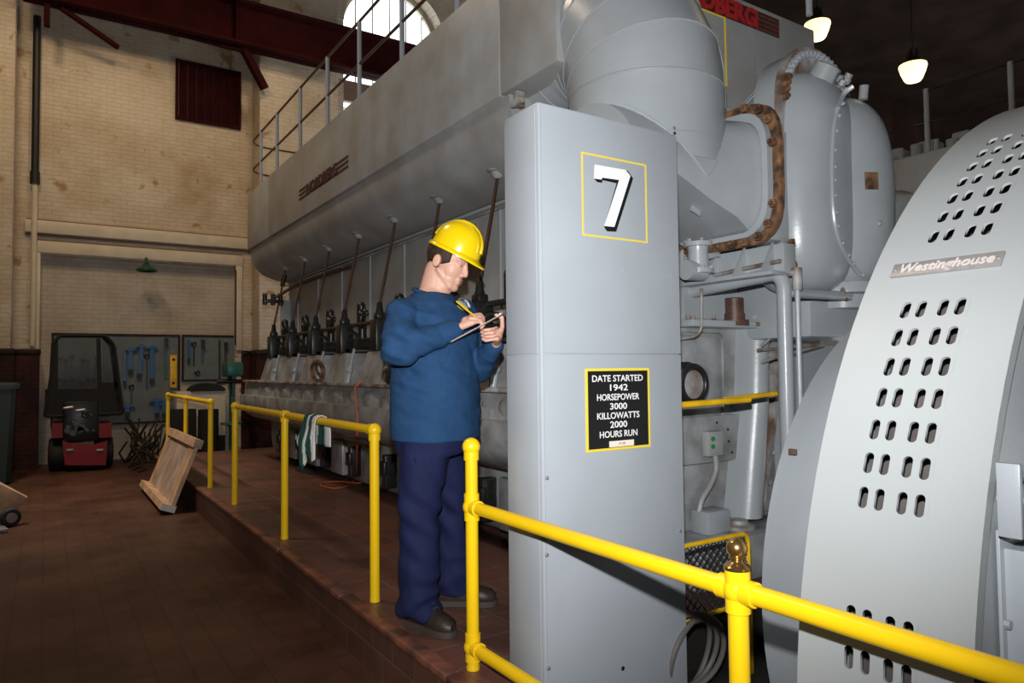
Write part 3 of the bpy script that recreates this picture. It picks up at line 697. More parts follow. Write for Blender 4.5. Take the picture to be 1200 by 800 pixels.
# shaft seal ring
c = e(800, 450, EY-.05)
MB().cyl(c+V((-.02, .05, 0)), c+V((-.02, -.10, 0)), .105, n=28).build('shaft_cover', 'rust_grey', eng)
MB().torus(c+V((-.02, -.02, 0)), (0, 1, 0), .112, .018, 32, 10).build('seal_ring', 'rust', eng)
MB().torus(c+V((-.02, -.05, 0)), (0, 1, 0), .110, .020, 32, 10).torus(c+V((-.02, -.10, 0)), (0, 1, 0), .10, .02, 32, 10).build('seal_ring', 'dark_iron', eng)
# tapering column casting
def colsec(z, cx, r, ry): return [V((cx+r*cos(t), EY+.02-ry*sin(t), z)) for t in [pi-pi*i/16 for i in range(17)]] + [V((cx+r, EY+.06, z)), V((cx-r, EY+.06, z))]
c0, c1, c2 = e(862, 602), e(872, 470), e(874, 384)
MB().loft([colsec(c0.z, c0.x, .115, .20), colsec(c1.z, c1.x, .10, .19), colsec(c2.z, c2.x, .095, .18)]).build('column_casting', 'grey', eng)
p = e(858, 382, EY-.08)
MB().prof((p.x, EY-.10, c2.z), (0, 0, 1), [(0, .085), (.035, .085), (.036, .062), (.075, .062), (.076, .056), (.165, .056), (.17, .05)], 14).build('breather_cap', 'copper', eng, 'rust brown breather cap')
mb = MB()
for a_ in range(5): mb.nut((p.x+.1*cos(a_*1.1+2.4), EY-.10-.1*abs(sin(a_*1.1+.3)), c2.z), (0, 0, 1), .013, .02)
mb.build('casting_bolt', 'rust', eng)
# curved rusty edge strip and bolted plate to the right
pts = [e(912, 405, EY-.05), e(908, 470, EY-.05), e(900, 530, EY-.05), e(890, 600, EY-.05), e(886, 615, EY-.05)]
mb = MB(); mb.loft([[p+V((-.022, -.02, 0)), p+V((.022, -.02, 0)), p+V((.022, .06, 0)), p+V((-.022, .06, 0))] for p in pts], smooth=False); mb.build('edge_strip', 'rust_grey', eng)
a, b = e(905, 405), e(985, 640)
MB().box2((a.x, EY-.02, b.z), (b.x, EY+.01, a.z)).build('side_plate', 'grey', eng)
mb = MB()
for q in [(906, 495), (902, 530), (898, 565), (893, 600), (915, 470)]: mb.nut(e(*q, EY-.02), (0, -1, 0), .016, .03)
mb.build('plate_bolt', 'steel', eng)
# horizontal shelf at the top of the casting row
a, b = e(795, 372), e(1010, 392)
MB().box2((3.05, EY-.16, a.z-.06), (4.5, EY+.02, a.z-.02), .006).build('end_shelf', 'grey', eng)
mb = MB()
for px in (943, 955, 964, 978, 990, 1003): mb.nut(e(px, 368, EY-.12), (0, 0, 1), .016, .03)
for px in (806, 812, 836, 884, 893, 905): mb.nut(e(px, 374, EY-.14), (0, 0, 1), .013, .022)
mb.build('shelf_bolt', 'rust_grey', eng)
MB().box2((e(800, 340).x, EY-.01, e(800, 372).z), (4.5, EY+.02, 2.2)).build('upper_plate', 'grey', eng)
# switch plate
a, b = e(800, 489, EY-.03), e(866, 537, EY-.03)
MB().box2((a.x-.1, EY-.05, b.z), (b.x, EY-.025, a.z), .003).build('mounting_plate', 'grey_dirty', eng)
mb = MB()
for q in [(858, 530), (854, 517), (853, 503), (840, 495)]:
    c = e(*q, EY-.05); mb.cyl(c+V((0, .003, 0)), c+V((0, -.002, 0)), .008, n=10)
mb.build('plate_hole', 'black', eng)
a, b = e(829, 506, EY-.09), e(846, 533, EY-.09)
sw = MB().box2((a.x, EY-.10, b.z), (b.x, EY-.05, a.z), .004).build('switch_box', 'grey_warm', eng)
for q in ((835, 514), (835, 523)):
    c = e(*q, EY-.10); MB().cyl(c, c+V((0, -.008, 0)), .014, n=14).build('button', 'greendot', sw, 'round green button')
cd = [e(838, 533, EY-.08), e(840, 550, EY-.08), e(833, 568, EY-.09), e(822, 585, EY-.1), e(819, 600, EY-.1)]
MB().tube(bend(cd, .06, 5), .016, 10).build('flexible_conduit', 'grey_warm', eng)
a, b = e(817, 598, EY-.10), e(844, 620, EY-.10)
MB().box2((a.x, EY-.18, b.z), (b.x, EY-.05, a.z), .012).build('junction_block', 'grey', eng)
# base ledge
a = e(800, 622, EY-.25)
MB().box2((2.9, EY-.30, PZ), (4.4, EY, b.z), .01).build('end_base', 'grey_dirty', eng)
p = e(862, 612, EY-.12); MB().prof((p.x, EY-.14, b.z), (0, 0, 1), [(0, .10), (.02, .10), (.03, .06), (.05, .055)], 16).build('base_pad', 'rust_grey', eng)
# pipework
P0, P1 = atX(800, 343, 3.22), atX(918, 318, 3.22)
MB().tube(bend([P0+V((0, .05, -.01)), V((3.22, P1.y, P1.z)), V((3.22, P1.y, .9))], .10, 8), .038, 16).build('water_pipe', 'grey', eng)
q0, q1 = P0+V((-.05, 0, .055)), V((3.17, P1.y-.02, P1.z+.05))
MB().tube([q0, q1], .011, 8).build('thin_line', 'rust_grey', eng)
P2 = atX(934, 325, 3.28)
MB().tube(bend([V((3.27, P2.y+.08, P2.z+.035)), V((3.28, P2.y, P2.z+.035)), V((3.28, P2.y, .95))], .02), .014, 8).build('thin_line', 'grey', eng)
MB().cyl((3.28, P2.y, P2.z-.07), (3.28, P2.y, P2.z+.05), .026, n=10).caps((3.28, P2.y, P2.z+.03), (3.25, P2.y+.07, P2.z+.03), .024, .022, 10).build('elbow_fitting', 'rust_grey', eng)
l0 = atX(822, 338, 3.10)
MB().tube(bend([l0, atX(822, 385, 3.10), atX(816, 394, 3.08), atX(790, 398, 3.02)], .05), .009, 8).build('thin_line', 'rust_grey', eng)
a, b = atX(855, 409, 3.26), atX(935, 402, 3.26)
for q in ([(888, 410), (960, 403)], [(893, 424), (905, 420), (965, 403)], [(893, 405), (905, 394), (960, 393)]):
    MB().tube([e(*k, EY-.22) for k in q], .010, 6).build('linkage_bar', 'rust_grey', eng)
c = e(904, 415, EY-.2); MB().cyl(c, c+V((0, -.05, 0)), .03, n=12).cyl(c+V((.03, 0, .02)), c+V((.05, -.03, .03)), .02, n=8).build('linkage_pivot', 'rust_grey', eng)
# valve bonnet above, left
c = atY(818, 300, 2.72)
mb = MB().cyl(c+V((-.1, 0, -.085)), c+V((.03, 0, -.085)), .055, n=18)
mb.prof(c+V((0, 0, -.10)), (0, 0, 1), [(0, .085), (.025, .085), (.026, .055), (.06, .06), (.12, .055), (.15, .06), (.151, .08), (.175, .08)], 20)
mb.build('valve_bonnet', 'grey', eng)
mb = MB()
for k in range(6):
    for z in (-.074, .075): mb.nut(c+V((.068*cos(k*pi/3), .068*sin(k*pi/3), z)), (0, 0, 1), .012, .016)
mb.build('bonnet_bolt', 'rust_grey', eng)
MB().tube([c+V((.05, -.02, 0)), c+V((.12, -.03, .015)), c+V((.20, -.02, .008))], [.02, .016, .006], 8).build('valve_lever', 'grey', eng)

# ------------------------------------------------------------ exhaust duct: lobster-back elbow
DX, DY, DR, RB = 2.74, 2.80, .42, .52
ZV = 2.93
duct = thing('exhaust_duct', 'large grey segmented exhaust elbow rising above the cabinet', 'duct', (DX, DY, 2.1))
NS = 40
def ring_el(k):          # k: 0 vertical .. 1 horizontal
    a = k*pi/2; cy_, cz_ = DY+RB, ZV
    out = []
    for i in range(NS):
        t = 2*pi*i/NS; rr = RB + DR*cos(t)       # cos=1: outer side
        out.append(V((DX+DR*sin(t), cy_-rr*cos(a), cz_+rr*sin(a))))
    return out
ks = [0, .19, .38, .57, .76, 1.0]
for k0, k1 in zip(ks, ks[1:]):
    MB().loft([ring_el(k0), ring_el(k1)], cap=False).build('elbow_gore', 'grey', duct)
mb = MB()
for k in ks[:-1]: mb.tube(ring_el(k)+[ring_el(k)[0]], .006, 6)
mb.build('weld_seam', 'grey_gen', duct)
hr = lambda y: [V((DX+DR*sin(2*pi*i/NS), y, ZV+RB+DR*cos(2*pi*i/NS))) for i in range(NS)]
MB().loft([hr(DY+RB), hr(3.9)], cap=False).build('inlet_pipe', 'grey', duct)
mb = MB(); 
for y in (3.42, 3.6): mb.tube(hr(y)+[hr(y)[0]], .006, 6)
mb.build('weld_seam', 'grey_gen', duct)
ZB = 2.50
vr = lambda z: [V((DX+DR*sin(2*pi*i/NS), DY-DR*cos(2*pi*i/NS), z)) for i in range(NS)]
MB().loft([vr(ZV), vr(ZB)], cap=False).build('down_pipe', 'grey', duct)
MB().tube(vr(2.62)+[vr(2.62)[0]], .003, 6).build('weld_seam', 'grey_gen', duct)
# longitudinal seam on the elbow
tt = radians(38)
ln = [V((DX+(DR+.001)*sin(tt), DY-(DR+.001)*cos(tt), ZV-.1))]+[V((DX+DR*sin(tt), DY+RB-(RB+(DR+.001)*cos(tt))*cos(k*pi/2/12), ZV+(RB+(DR+.001)*cos(tt))*sin(k*pi/2/12))) for k in range(13)]
MB().tube(ln, .003, 5).build('long_seam', 'grey_dirty', duct)
# horizontal branch meeting the down pipe and running to the blower flange, with a sloping flat bottom
ZH = 2.405
def bsec(x, hy, hz, cy_, cz_, zb, n_=2.):
    # superellipse cut off flat at zb: 30 points round the curve, 10 across the flat
    f = lambda v_, e_: math.copysign(abs(v_)**e_, v_)
    k = max(-1., min(.98, (zb-cz_)/hz)); a = math.asin(f(k, n_/2.)); out = []
    for i in range(30):
        t = a+(pi-2*a)*i/29; out.append(V((x, cy_+hy*f(cos(t), 2/n_), cz_+hz*f(sin(t), 2/n_))))
    p, q = out[-1], out[0]
    return out+[p+(q-p)*(i+1)/11 for i in range(10)]
zbf = lambda x: 2.17+(3.13-x)*.37
BS = [(2.30, .40, .40, DY, ZH, 2.), (2.55, .42, .42, DY, ZH, 2.), (2.80, .42, .42, DY, ZH, 2.), (2.97, .385, .39, DY-.06, ZH+.02, 2.4), (3.13, .31, .315, DY-.17, ZH+.065, 4.)]
MB().loft([bsec(x, hy, hz, cy_, cz_, zbf(x), n_) for x, hy, hz, cy_, cz_, n_ in BS]).build('branch_duct', 'grey', duct, None, 24)
mb = MB()
mb.tube([V((DX+u_, DY-sqrt(max(0, DR*DR-u_*u_))-.002, ZH+abs(u_))) for u_ in [-.36+.72*i/24 for i in range(25)]], .004, 6)
mb.build('weld_seam', 'grey', duct)
s4 = bsec(3.13, .31, .315, DY-.17, ZH+.065, 2.165, 4.)
def grow(s, g, dx): 
    c = sum(s, V((0, 0, 0)))/len(s); return [V((p.x+dx, c.y+(p.y-c.y)*g, c.z+(p.z-c.z)*g)) for p in s]
MB().loft([grow(s4, .98, -.03), grow(s4, 1.09, -.03), grow(s4, 1.09, .012), grow(s4, .98, .012)], cap=False).build('duct_rim', 'grey', duct)
fl_ = MB().loft([grow(s4, 1.0, .014), grow(s4, 1.24, .014), grow(s4, 1.24, .045), grow(s4, 1.0, .045)], cap=False).build('bolting_flange', 'rust', duct, 'rusty bolting flange')
for i in range(0, NS, 2):
    p = grow(s4, 1.17, .0)[i]
    MB().nut(p+V((-.012, 0, 0)), (-1, 0, 0), .024, .02).cyl(p+V((.014, 0, 0)), p+V((-.05, 0, 0)), .011, n=8).build('flange_bolt', 'rust', duct)
p = atY(835, 252, DY-.15); 
MB().box((2.82, DY-.27, zbf(2.82)-.012), (.07, .008, .03), Matrix.Rotation(.35, 3, 'Y')).build('lifting_lug', 'grey_gen', duct)

# ------------------------------------------------------------ blower casing
blo = thing('blower', 'bulging grey blower casing with bolted seams right of the exhaust duct', 'blower', (3.75, 2.5, 1.9))
def lobe(c, r, n1=.55, n2=.75, nu=40, nv=28, y_cut=None):
    """superellipsoid; vertical axis rounder at the top and bottom"""
    f = lambda w_, m_: math.copysign(abs(w_)**m_, w_)
    secs = []
    for j in range(nv+1):
        v_ = -pi/2+pi*j/nv; cv, sv = max(f(cos(v_), n1), .002), f(sin(v_), n1)
        secs.append([V((c[0]+r[0]*cv*f(cos(u_), n2), c[1]+r[1]*cv*f(sin(u_), n2), c[2]+r[2]*sv)) for u_ in [2*pi*i/nu for i in range(nu)]])
    return MB().loft(secs)
zc, zh = 2.50, .645
lA = lobe((3.62, 2.46, zc-.01), (.315, .27, zh-.02), .60, .85).build('main_casing', 'grey', blo)
lB = lobe((3.90, 2.48, zc-.05), (.30, .38, zh-.06), .70, 1.).build('side_casing', 'grey', blo)
def bvh(*obs):
    vs_, fs_ = [], []
    for ob in obs:
        W_m = world(ob); q_ = len(vs_); vs_ += [W_m @ v.co for v in ob.data.vertices]; fs_ += [[q_+i for i in p.vertices] for p in ob.data.polygons]
    return BVHTree.FromPolygons(vs_, fs_)
bvB = bvh(lA, lB)
def hit(bv_, px, py):
    d = (atY(px, py, 3.)-EYE).normalized(); h_ = bv_.ray_cast(EYE, d); return (h_[0], h_[1]) if h_[0] is not None else (EYE+d*4.2, -d)
# bolted arch flange behind the bulge
def archpts(x0, x1, zb, zt, y, n=24):
    cx, r = (x0+x1)/2, (x1-x0)/2
    return [V((x0, y, zb))] + [V((cx+r*cos(pi-pi*i/n), y, zt-r+r*sin(pi-pi*i/n))) for i in range(n+1)] + [V((x1, y, zb))]
ax0, ax1, azt = 3.29, 3.97, 3.26
AYP = 2.35
A0 = archpts(ax0, ax1, 1.95, azt, AYP)
MB().prism(A0, (0, .03, 0)).build('arch_flange', 'rust_grey', blo)
MB().prism(archpts(ax0+.015, ax1-.015, 1.95, azt-.015, AYP+.035), (0, .14, 0)).build('arch_flange', 'grey', blo)
A1 = archpts(ax0+.045, ax1-.045, 1.95, azt-.045, AYP)
for i in range(1, 24, 1):
    p = A1[i]; MB().nut(p, (0, -1, 0), .022, .02).cyl(p, p+V((0, -.034, 0)), .012, n=8).build('arch_bolt', 'grey_cab' if i > 4 else 'rust', blo)
for z in (2.0, 2.12): 
    p = V((ax0+.06, AYP, z)); MB().nut(p, (0, -1, 0), .024, .03).build('arch_bolt', 'rust', blo)
# ribbed shell behind the flange
ARC = lambda y, k: archpts(ax0+.07*k, ax1-.07*k, 1.95, azt-.05*k-.10*(k > 1), y)
MB().loft([ARC(2.485, 1), ARC(2.75, 1.6), ARC(2.93, 2.4)], cap=True).build('ribbed_shell', 'grey', blo)
mb = MB()
for y, k in ((2.56, 1.15), (2.68, 1.42), (2.80, 1.85)): mb.tube(ARC(y, k), .010, 6)
for i in (5, 8, 11, 14): mb.tube([ARC(2.485, 1)[i], ARC(2.75, 1.6)[i], ARC(2.93, 2.4)[i]], .009, 6)
mb.build('shell_ribs', 'grey_gen', blo)
# lower left connection to the duct flange
MB().box2((3.17, 2.34, 2.12), (3.36, 2.90, 2.74), .03).build('inlet_neck', 'grey', blo)
# seam between the two casings
SP = [(1000, 101), (990, 108), (982, 124), (977, 148), (975, 180), (975, 215), (976, 245), (979, 268), (985, 288), (995, 306), (1008, 322)]
sb_ = [hit(bvB, *k)[0] for k in SP]; sb_ = bend(sb_, .2, 3)
MB().tube([p-(p-EYE).normalized()*.004 for p in sb_], .013, 8).build('seam_flange', 'grey', blo)
acc = 0.; last = sb_[0]
for p in sb_[1:]:
    acc += (p-last).length; last = p
    if acc > .072: acc = 0.; MB().sph(p+V((.022, -.004, 0))-(p-EYE).normalized()*.012, .013, 8, 6).build('seam_bolt', 'grey', blo)
# nozzle stub, lug and shoulder bolts on top
c = atY(968, 82, 2.28)
MB().prof(c+V((-.03, .02, -.06)), V((.12, -.45, .75)), [(0, .075), (.08, .072), (.09, .06)], 18).build('inspection_stub', 'grey_gen', blo)
for q in [(975, 86), (992, 92), (990, 98), (985, 100)]:
    c = atY(*q, 2.3); MB().nut(c, (0, -.6, .7), .022, .03).build('shoulder_bolt', 'grey_dirty', blo)
c = atY(1011, 105, 2.3); MB().cyl(c+V((0, 0, -.06)), c+V((0, -.01, .02)), .026, n=10).build('lifting_knob', 'grey_gen', blo)
a, b = atY(1013, 202, 2.05), atY(1029, 222, 2.05)
def on_casing(px, py):
    d = (atY(px, py, 2.)-EYE).normalized(); return d
for q_, sz, nm, m_, lb_ in (((1021, 212), .05, 'maker_tag', 'rust', 'small brown metal tag'),):
    p, nq = hit(bvB, *q_); nq = nq if nq.dot(EYE-p) > 0 else -nq
    xa_ = V((0, 0, 1)).cross(nq).normalized(); up_ = nq.cross(xa_)
    MB().box(p+nq*.003, (.075, .095, .006), Matrix((xa_, up_, nq)).transposed()).build(nm, m_, blo, lb_)
MB().sph(hit(bvB, 1030, 262)[0], .018, 10, 8).build('casing_plug', 'grey_gen', blo)
# pedestal and drain pipe
MB().box2((3.62, 2.42, 1.62), (4.5, 2.93, 1.96), .02).build('blower_pedestal', 'grey', blo)
MB().prof((3.95, 2.42, 1.93), (0, 0, -1), [(0, .24), (.03, .25), (.06, .25), (.065, .16), (.14, .15)], 24).build('lower_flange', 'grey', blo)
mb = MB()
for k in range(10): mb.nut((3.95+.225*cos(k*.63), 2.42+.225*sin(k*.63), 1.90), (0, 0, 1), .016, .03)
mb.build('lower_bolt', 'rust_grey', blo)
MB().tube([atY(925, 343, 2.3), atY(995, 347, 2.3)], .026, 12).build('drain_pipe', 'grey', blo)
c = atY(990, 343, 2.3); MB().torus(c, (.3, -1, .2), .035, .014, 16, 6).cyl(c+V((.02, 0, -.03)), c+V((.02, .02, .05)), .028, n=10).build('drain_valve', 'rust_grey', blo)
# gusseted bracket below the flange
a, b = atX(812, 330, 3.2), atX(920, 285, 3.2)
mb = MB().box2((3.20, 2.28, 1.94), (3.30, 2.93, 2.10), .004)
for y in (2.34, 2.52, 2.72): mb.prism([(3.20, y, 1.95), (3.10, y, 1.95), (3.20, y, 2.11)], (0, .016, 0))
mb.box2((3.10, 2.28, 1.93), (3.21, 2.93, 1.95), .003)
mb.build('flange_bracket', 'grey', blo)
# drum behind the blower
MB().prof((4.75, 2.35, 2.15), (0, 1, 0), [(0, .02), (.0, .30), (.03, .42), (.10, .46), (.7, .46)], 36).build('side_drum', 'grey_warm', blo)

# ------------------------------------------------------------ small things between cabinet and generator
gd = thing('mesh_guard', 'black wire mesh guard in a yellow frame right of the cabinet', 'guard', (2.62, 2.25, 0))
gy = 2.25; a = atY(805, 637, gy); b = atY(879, 625, gy); c = atY(878, 700, gy); zt, zb_, xr_ = b.z+.005, c.z-.02, c.x
MB().tube(bend([(2.31, gy, zt), (xr_, gy, zt), (xr_, gy, zb_), (2.31, gy, zb_), (2.31, gy, zt)], .05), .011, 8).build('guard_frame', 'yellow_pole', gd)
mb = MB(); k = -1.
while k < 1.6:
    for sgn in (1, -1):
        p, q_ = [], None
        x0 = 2.31+k*.5
        # clip the diagonal strand to the frame rectangle
        ts = []
        za = zb_; dx = (zt-zb_)
        xs_, xe = (x0, x0+dx) if sgn > 0 else (x0+dx, x0)
        t0, t1 = 0., 1.
        lo, hi = 2.315, xr_-.008
        if sgn > 0:
            t0 = max(0, (lo-xs_)/dx); t1 = min(1, (hi-xs_)/dx)
        else:
            t0 = max(0, (xs_-hi)/dx); t1 = min(1, (xs_-lo)/dx)
        if t1 > t0+.02: mb.cyl((xs_+sgn*dx*t0, gy, zb_+dx*t0), (xs_+sgn*dx*t1, gy, zb_+dx*t1), .0035, n=5)
    k += .09
mb.build('wire_mesh', 'mesh', gd)
MB().box2((xr_-.02, gy-.01, 0), (xr_+.01, gy+.01, zb_), .002).build('guard_leg', 'yellow_pole', gd)
MB().box2((2.33, gy-.01, 0), (2.36, gy+.01, zb_), .002).build('guard_leg', 'yellow_pole', gd)
br = thing('barrier_bar', 'yellow bar reaching out from behind the cabinet at waist height', 'bar', (2.5, 2.35, 0))
by = 2.36; a, b = atY(795, 475, by), atY(878, 468, by)
MB().cyl((2.2, by+.06, a.z-.01), (b.x, by, b.z), .016, n=12).build('bar', 'yellow_pole', br)
b2, b3 = atY(872, 467, by+.10), atY(909, 461, by+.10)
MB().cyl((b.x-.06, by+.10, b2.z), (b3.x, by+.10, b3.z), .014, n=12).cyl((b.x-.04, by, b.z), (b.x-.04, by+.10, b2.z), .010, n=8).build('bar', 'yellow_pole', br)
MB().cyl((2.34, by+.06, 0), (2.34, by+.06, a.z-.005), .02, n=12).build('post', 'yellow_pole', br)
mb = MB()
for i, (r_, dx) in enumerate(((.17, 0), (.155, .015), (.18, -.01))):
    mb.torus((2.36+dx, 2.20, .20+.01*i), (.25*(i-1), 1, .2), r_, .012, 30, 8)
tag(mb.build('hose_coil', 'hose'), 'coil of grey hose standing low behind the cabinet', 'hose')
# ------------------------------------------------------------ crane girder, shutter, pipes on the back wall
by_ = YW-.78
def bw(px, py, y=None): return atY(px, py, by_ if y is None else y)
gz0, gz1 = bw(300, 59).z, bw(300, 8).z
gx0 = bw(26, 20).x
gir = thing('crane_girder', 'oxblood red steel girder spanning the upper wall', 'girder', (3.5, by_, gz0))
MB().box2((gx0, by_-.015, gz0), (12, by_+.015, gz1)).build('web', 'beam', gir)
for z in (gz0, gz1-.05): MB().box2((gx0, by_-.17, z), (12, by_+.17, z+.05), .006).build('flange', 'beam', gir)
for k in (2, 5): MB().box2((gx0+.15+k*1.45, by_-.15, gz0), (gx0+.17+k*1.45, by_+.15, gz1)).build('stiffener', 'beam', gir)
def strut(p, q, w_=.07):
    p, q = V(p), V(q); d = (q-p); L = d.length; R = d.to_track_quat('Z', 'Y').to_matrix()
    return MB().box((p+q)/2, (w_, w_, L), R, .006)
a, b = bw(70, 8), bw(141, 46)
strut((a.x, by_, a.z), (b.x, by_+.35, b.z)).build('brace', 'beam', gir)
a, b = bw(55, 5), bw(55, 31); strut(a, b, .08).build('hanger_bracket', 'beam', gir)
a, b = bw(208, 60), bw(284, 60); strut((a.x, by_+.1, gz0+.02), (b.x, by_, gz0-.06), .06).build('brace', 'beam', gir)
a, b = bw(283, 52), bw(312, 102); strut(a, (b.x, by_+.1, b.z), .12).build('brace', 'beam', gir)
sx = [atY(*q, YW) for q in ((207, 71), (282, 71), (207, 138))]
sh = thing('wall_shutter', 'square dark red wooden shutter on the cream brick wall', 'shutter', ((sx[0].x+sx[1].x)/2, YW, sx[2].z))
mb = MB(); n = 7
for k in range(n): mb.box2((sx[0].x+.04+(sx[1].x-sx[0].x-.08)*k/n, YW-.03, sx[2].z), (sx[0].x+.04+(sx[1].x-sx[0].x-.08)*(k+1)/n-.006, YW-.004, sx[0].z), .003)
mb.build('shutter_boards', 'shutter', sh)
frame_strip(sx[0].x-.02, sx[1].x, sx[2].z-.03, sx[0].z+.02, .05, YW-.002, 'beam', sh, 'shutter_frame', .05)
pp = thing('downpipe', 'vertical wall pipe, dark above and cream below, in the left corner', 'pipe', (atY(41, 300, YW-.1).x, YW-.1, 0))
x0 = atY(41, 200, YW-.1).x; zt_ = atY(41, 212, YW-.1).z
MB().cyl((x0, YW-.1, zt_), (x0, YW-.1, 7.2), .055, n=14).cyl((x0, YW-.1, zt_-.05), (x0, YW-.1, zt_+.15), .07, n=14).build('upper_pipe', 'black', pp)
MB().cyl((x0, YW-.1, 1.9), (x0, YW-.1, zt_), .042, n=14).build('lower_pipe', 'cream', pp)
c = atY(172, 313, YW-.3)
lp = thing('wall_lamp', 'small green enamel lamp shade under the alcove trim', 'lamp', (c.x, c.y, c.z))
MB().prof(c+V((0, 0, .09)), (0, 0, -1), [(0, .03), (.03, .05), (.06, .07), (.13, .16), (.16, .165), (.155, .15), (.12, .13), (.07, .05)], 24).build('lamp_shade', 'lampgreen', lp)
MB().cyl(c+V((0, 0, .08)), c+V((0, .02, .16)), .02, n=10).tube([c+V((0, 0, .15)), c+V((0, .12, .18)), c+V((0, .25, .17))], .012, 8).build('lamp_arm', 'lampgreen', lp)

# ------------------------------------------------------------ tool boards and tools
YB = YW+.16
def tb(px, py, off=.0): return atY(px, py, YB-off)
def board(q0, q1, label):
    a, b = tb(*q0), tb(*q1)
    r_ = thing('tool_board', label, 'tool board', ((a.x+b.x)/2, YB, b.z), group='wall tool boards')
    MB().box2((a.x, YB-.03, b.z), (b.x, YB, a.z)).build('panel', 'pegboard', r_)
    frame_strip(a.x-.03, b.x+.03, b.z-.03, a.z+.03, .035, YB-.0, 'dadocap', r_, 'board_frame', .045)
board((63, 392), (208, 492), 'large blue grey tool board behind the red tractor')
board((215, 394), (281, 444), 'smaller blue grey tool board beside the large one')
YT = .045
S = 14.0*1.0
def hang(kind, px, py0, py1, m, label, cat, group, tilt_=0., wid=.74):
    top, bot = tb(px, py0, YT), tb(px+tilt_, py1, YT); L = (top-bot).length; u = (top-bot).normalized(); s_ = V((u.z, 0, -u.x))
    def P(x, z): return bot + s_*x + u*z
    mb = MB(); d = (0, -.014, 0); hd = None
    if kind == 'wrench':
        mb.prism([P(-.012, .03), P(.012, .03), P(.010, L-.05), P(-.010, L-.05)], d)
        mb.torus(P(0, .022)+V((0, -.007, 0)), (0, 1, 0), .022, .010, 18, 6)
        mb.prism([P(-.010, L-.06), P(.010, L-.06), P(.034, L-.03), P(.030, L), P(.012, L-.03), P(-.012, L-.03), P(-.030, L), P(-.034, L-.03)], d)
        o = mb.build(kind, m)
    elif kind == 'ring_wrench':
        mb.prism([P(-.011, 0), P(.011, 0), P(.011, L-.05), P(-.011, L-.05)], d)
        mb.torus(P(0, L-.04)+V((0, -.007, 0)), (0, 1, 0), .034, .013, 18, 6)
        o = mb.build(kind, m)
    elif kind == 'pickaxe':
        o = thing(cat, label, cat, tuple(bot), group=group)
        mb.prism([P(-.036, .03), P(.036, .03), P(.030, L), P(-.030, L)], (0, -.03, 0)); mb.build('handle', m, o)
        MB().prism([P(-.037, 0), P(.037, 0), P(.035, .08), P(-.035, .08)], (0, -.034, 0)).build('grip', 'black', o)
        MB().prism([P(-.13*wid, L-.035), P(-.09*wid, L-.005), P(0, L+.035), P(.09*wid, L-.005), P(.13*wid, L-.035), P(.06*wid, L-.03), P(.02, L-.045), P(-.02, L-.045), P(-.06*wid, L-.03)], (0, -.045, 0)).build('head', 'blue', o)
        return o
    elif kind == 'pipe_wrench':
        o = thing(kind, label, cat, tuple(bot), group=group)
        MB().prism([P(-.016, 0), P(.016, 0), P(.014, L-.1), P(-.014, L-.1)], (0, -.02, 0)).build('handle', m, o)
        MB().prism([P(-.02, L-.16), P(.045, L-.16), P(.045, L-.11), P(.03, L-.10), P(.03, L-.03), P(.05, L-.01), P(.03, L), P(-.02, L)], (0, -.03, 0)).build('jaw', 'dark_iron', o)
        return o
    elif kind == 'crowbar':
        mb.prism([P(-.028*wid, 0), P(.028*wid, 0), P(.028*wid, L), P(-.028*wid, L)], (0, -.03, 0)); mb.mi = 1
        mb.prism([P(-.03*wid, -.03), P(.03*wid, -.03), P(.03*wid, .06), P(-.03*wid, .06)], (0, -.034, 0)); o = mb.build(kind, [m, 'black'])
    elif kind == 'spirit_level':
        o = thing(kind, label, cat, tuple(bot), group=group)
        MB().box2((bot.x-.055, YB-.07, bot.z), (bot.x+.055, YB-.032, top.z), .004).build('body', m, o)
        for z in (bot.z+.08, top.z-.08): MB().cyl((bot.x, YB-.073, z), (bot.x, YB-.06, z), .026, n=14).build('vial', 'black', o)
        return o
    tag(o, label, cat, group); return o
W_ = 'wrenches on the large tool board'
for i, (px, a, b, tl) in enumerate(((70, 417, 446, 0), (77, 419, 447, 0), (84, 414, 446, 0), (97, 419, 450, 0), (103, 420, 446, 0), (114, 418, 446, -4))):
    hang('wrench', px, a, b, 'dark_iron', ['leftmost dark wrench seen through the tractor windscreen', 'second dark wrench from the left behind the tractor windscreen', 'third dark wrench from the left behind the tractor windscreen', 'fourth dark wrench from the left behind the tractor windscreen', 'fifth dark wrench from the left behind the tractor windscreen', 'slanting dark wrench at the right of the tractor windscreen'][i], 'wrench', W_, tl)
G2 = 'blue tools on the large tool board'
hang('crowbar', 146, 410, 450, 'blue', 'wide blue bar hanging left of the blue hammers', 'bar', G2)
hang('pickaxe', 153, 408, 438, 'blue', 'first blue hammer from the left on the large board', 'hammer', G2)
hang('pickaxe', 166, 405, 443, 'blue', 'slanting blue hammer in the middle of the large board', 'hammer', G2, -3)
hang('pickaxe', 178, 406, 449, 'blue', 'longest blue hammer on the large board, rightmost of three', 'hammer', G2)
hang('ring_wrench', 172, 414, 455, 'dark_iron', 'long thin dark wrench between two blue hammers', 'wrench', G2)
hang('pipe_wrench', 194, 396, 443, 'green', 'long pipe wrench beside the yellow spirit level', 'wrench', G2)
hang('spirit_level', 203, 416, 454, 'yellow_pole', 'yellow spirit level at the right edge of the large board', 'spirit level', G2)
hang('ring_wrench', 154, 450, 474, 'dark_iron', 'dark ring wrench below the first blue hammer', 'wrench', G2)
hang('pickaxe', 149, 474, 488, 'blue', 'low blue clamp at the bottom of the large board', 'clamp', G2, 0, .9)
hang('pickaxe', 184, 468, 489, 'blue', 'blue vice near the bottom right of the large board', 'vice', G2, 0, 1.0)
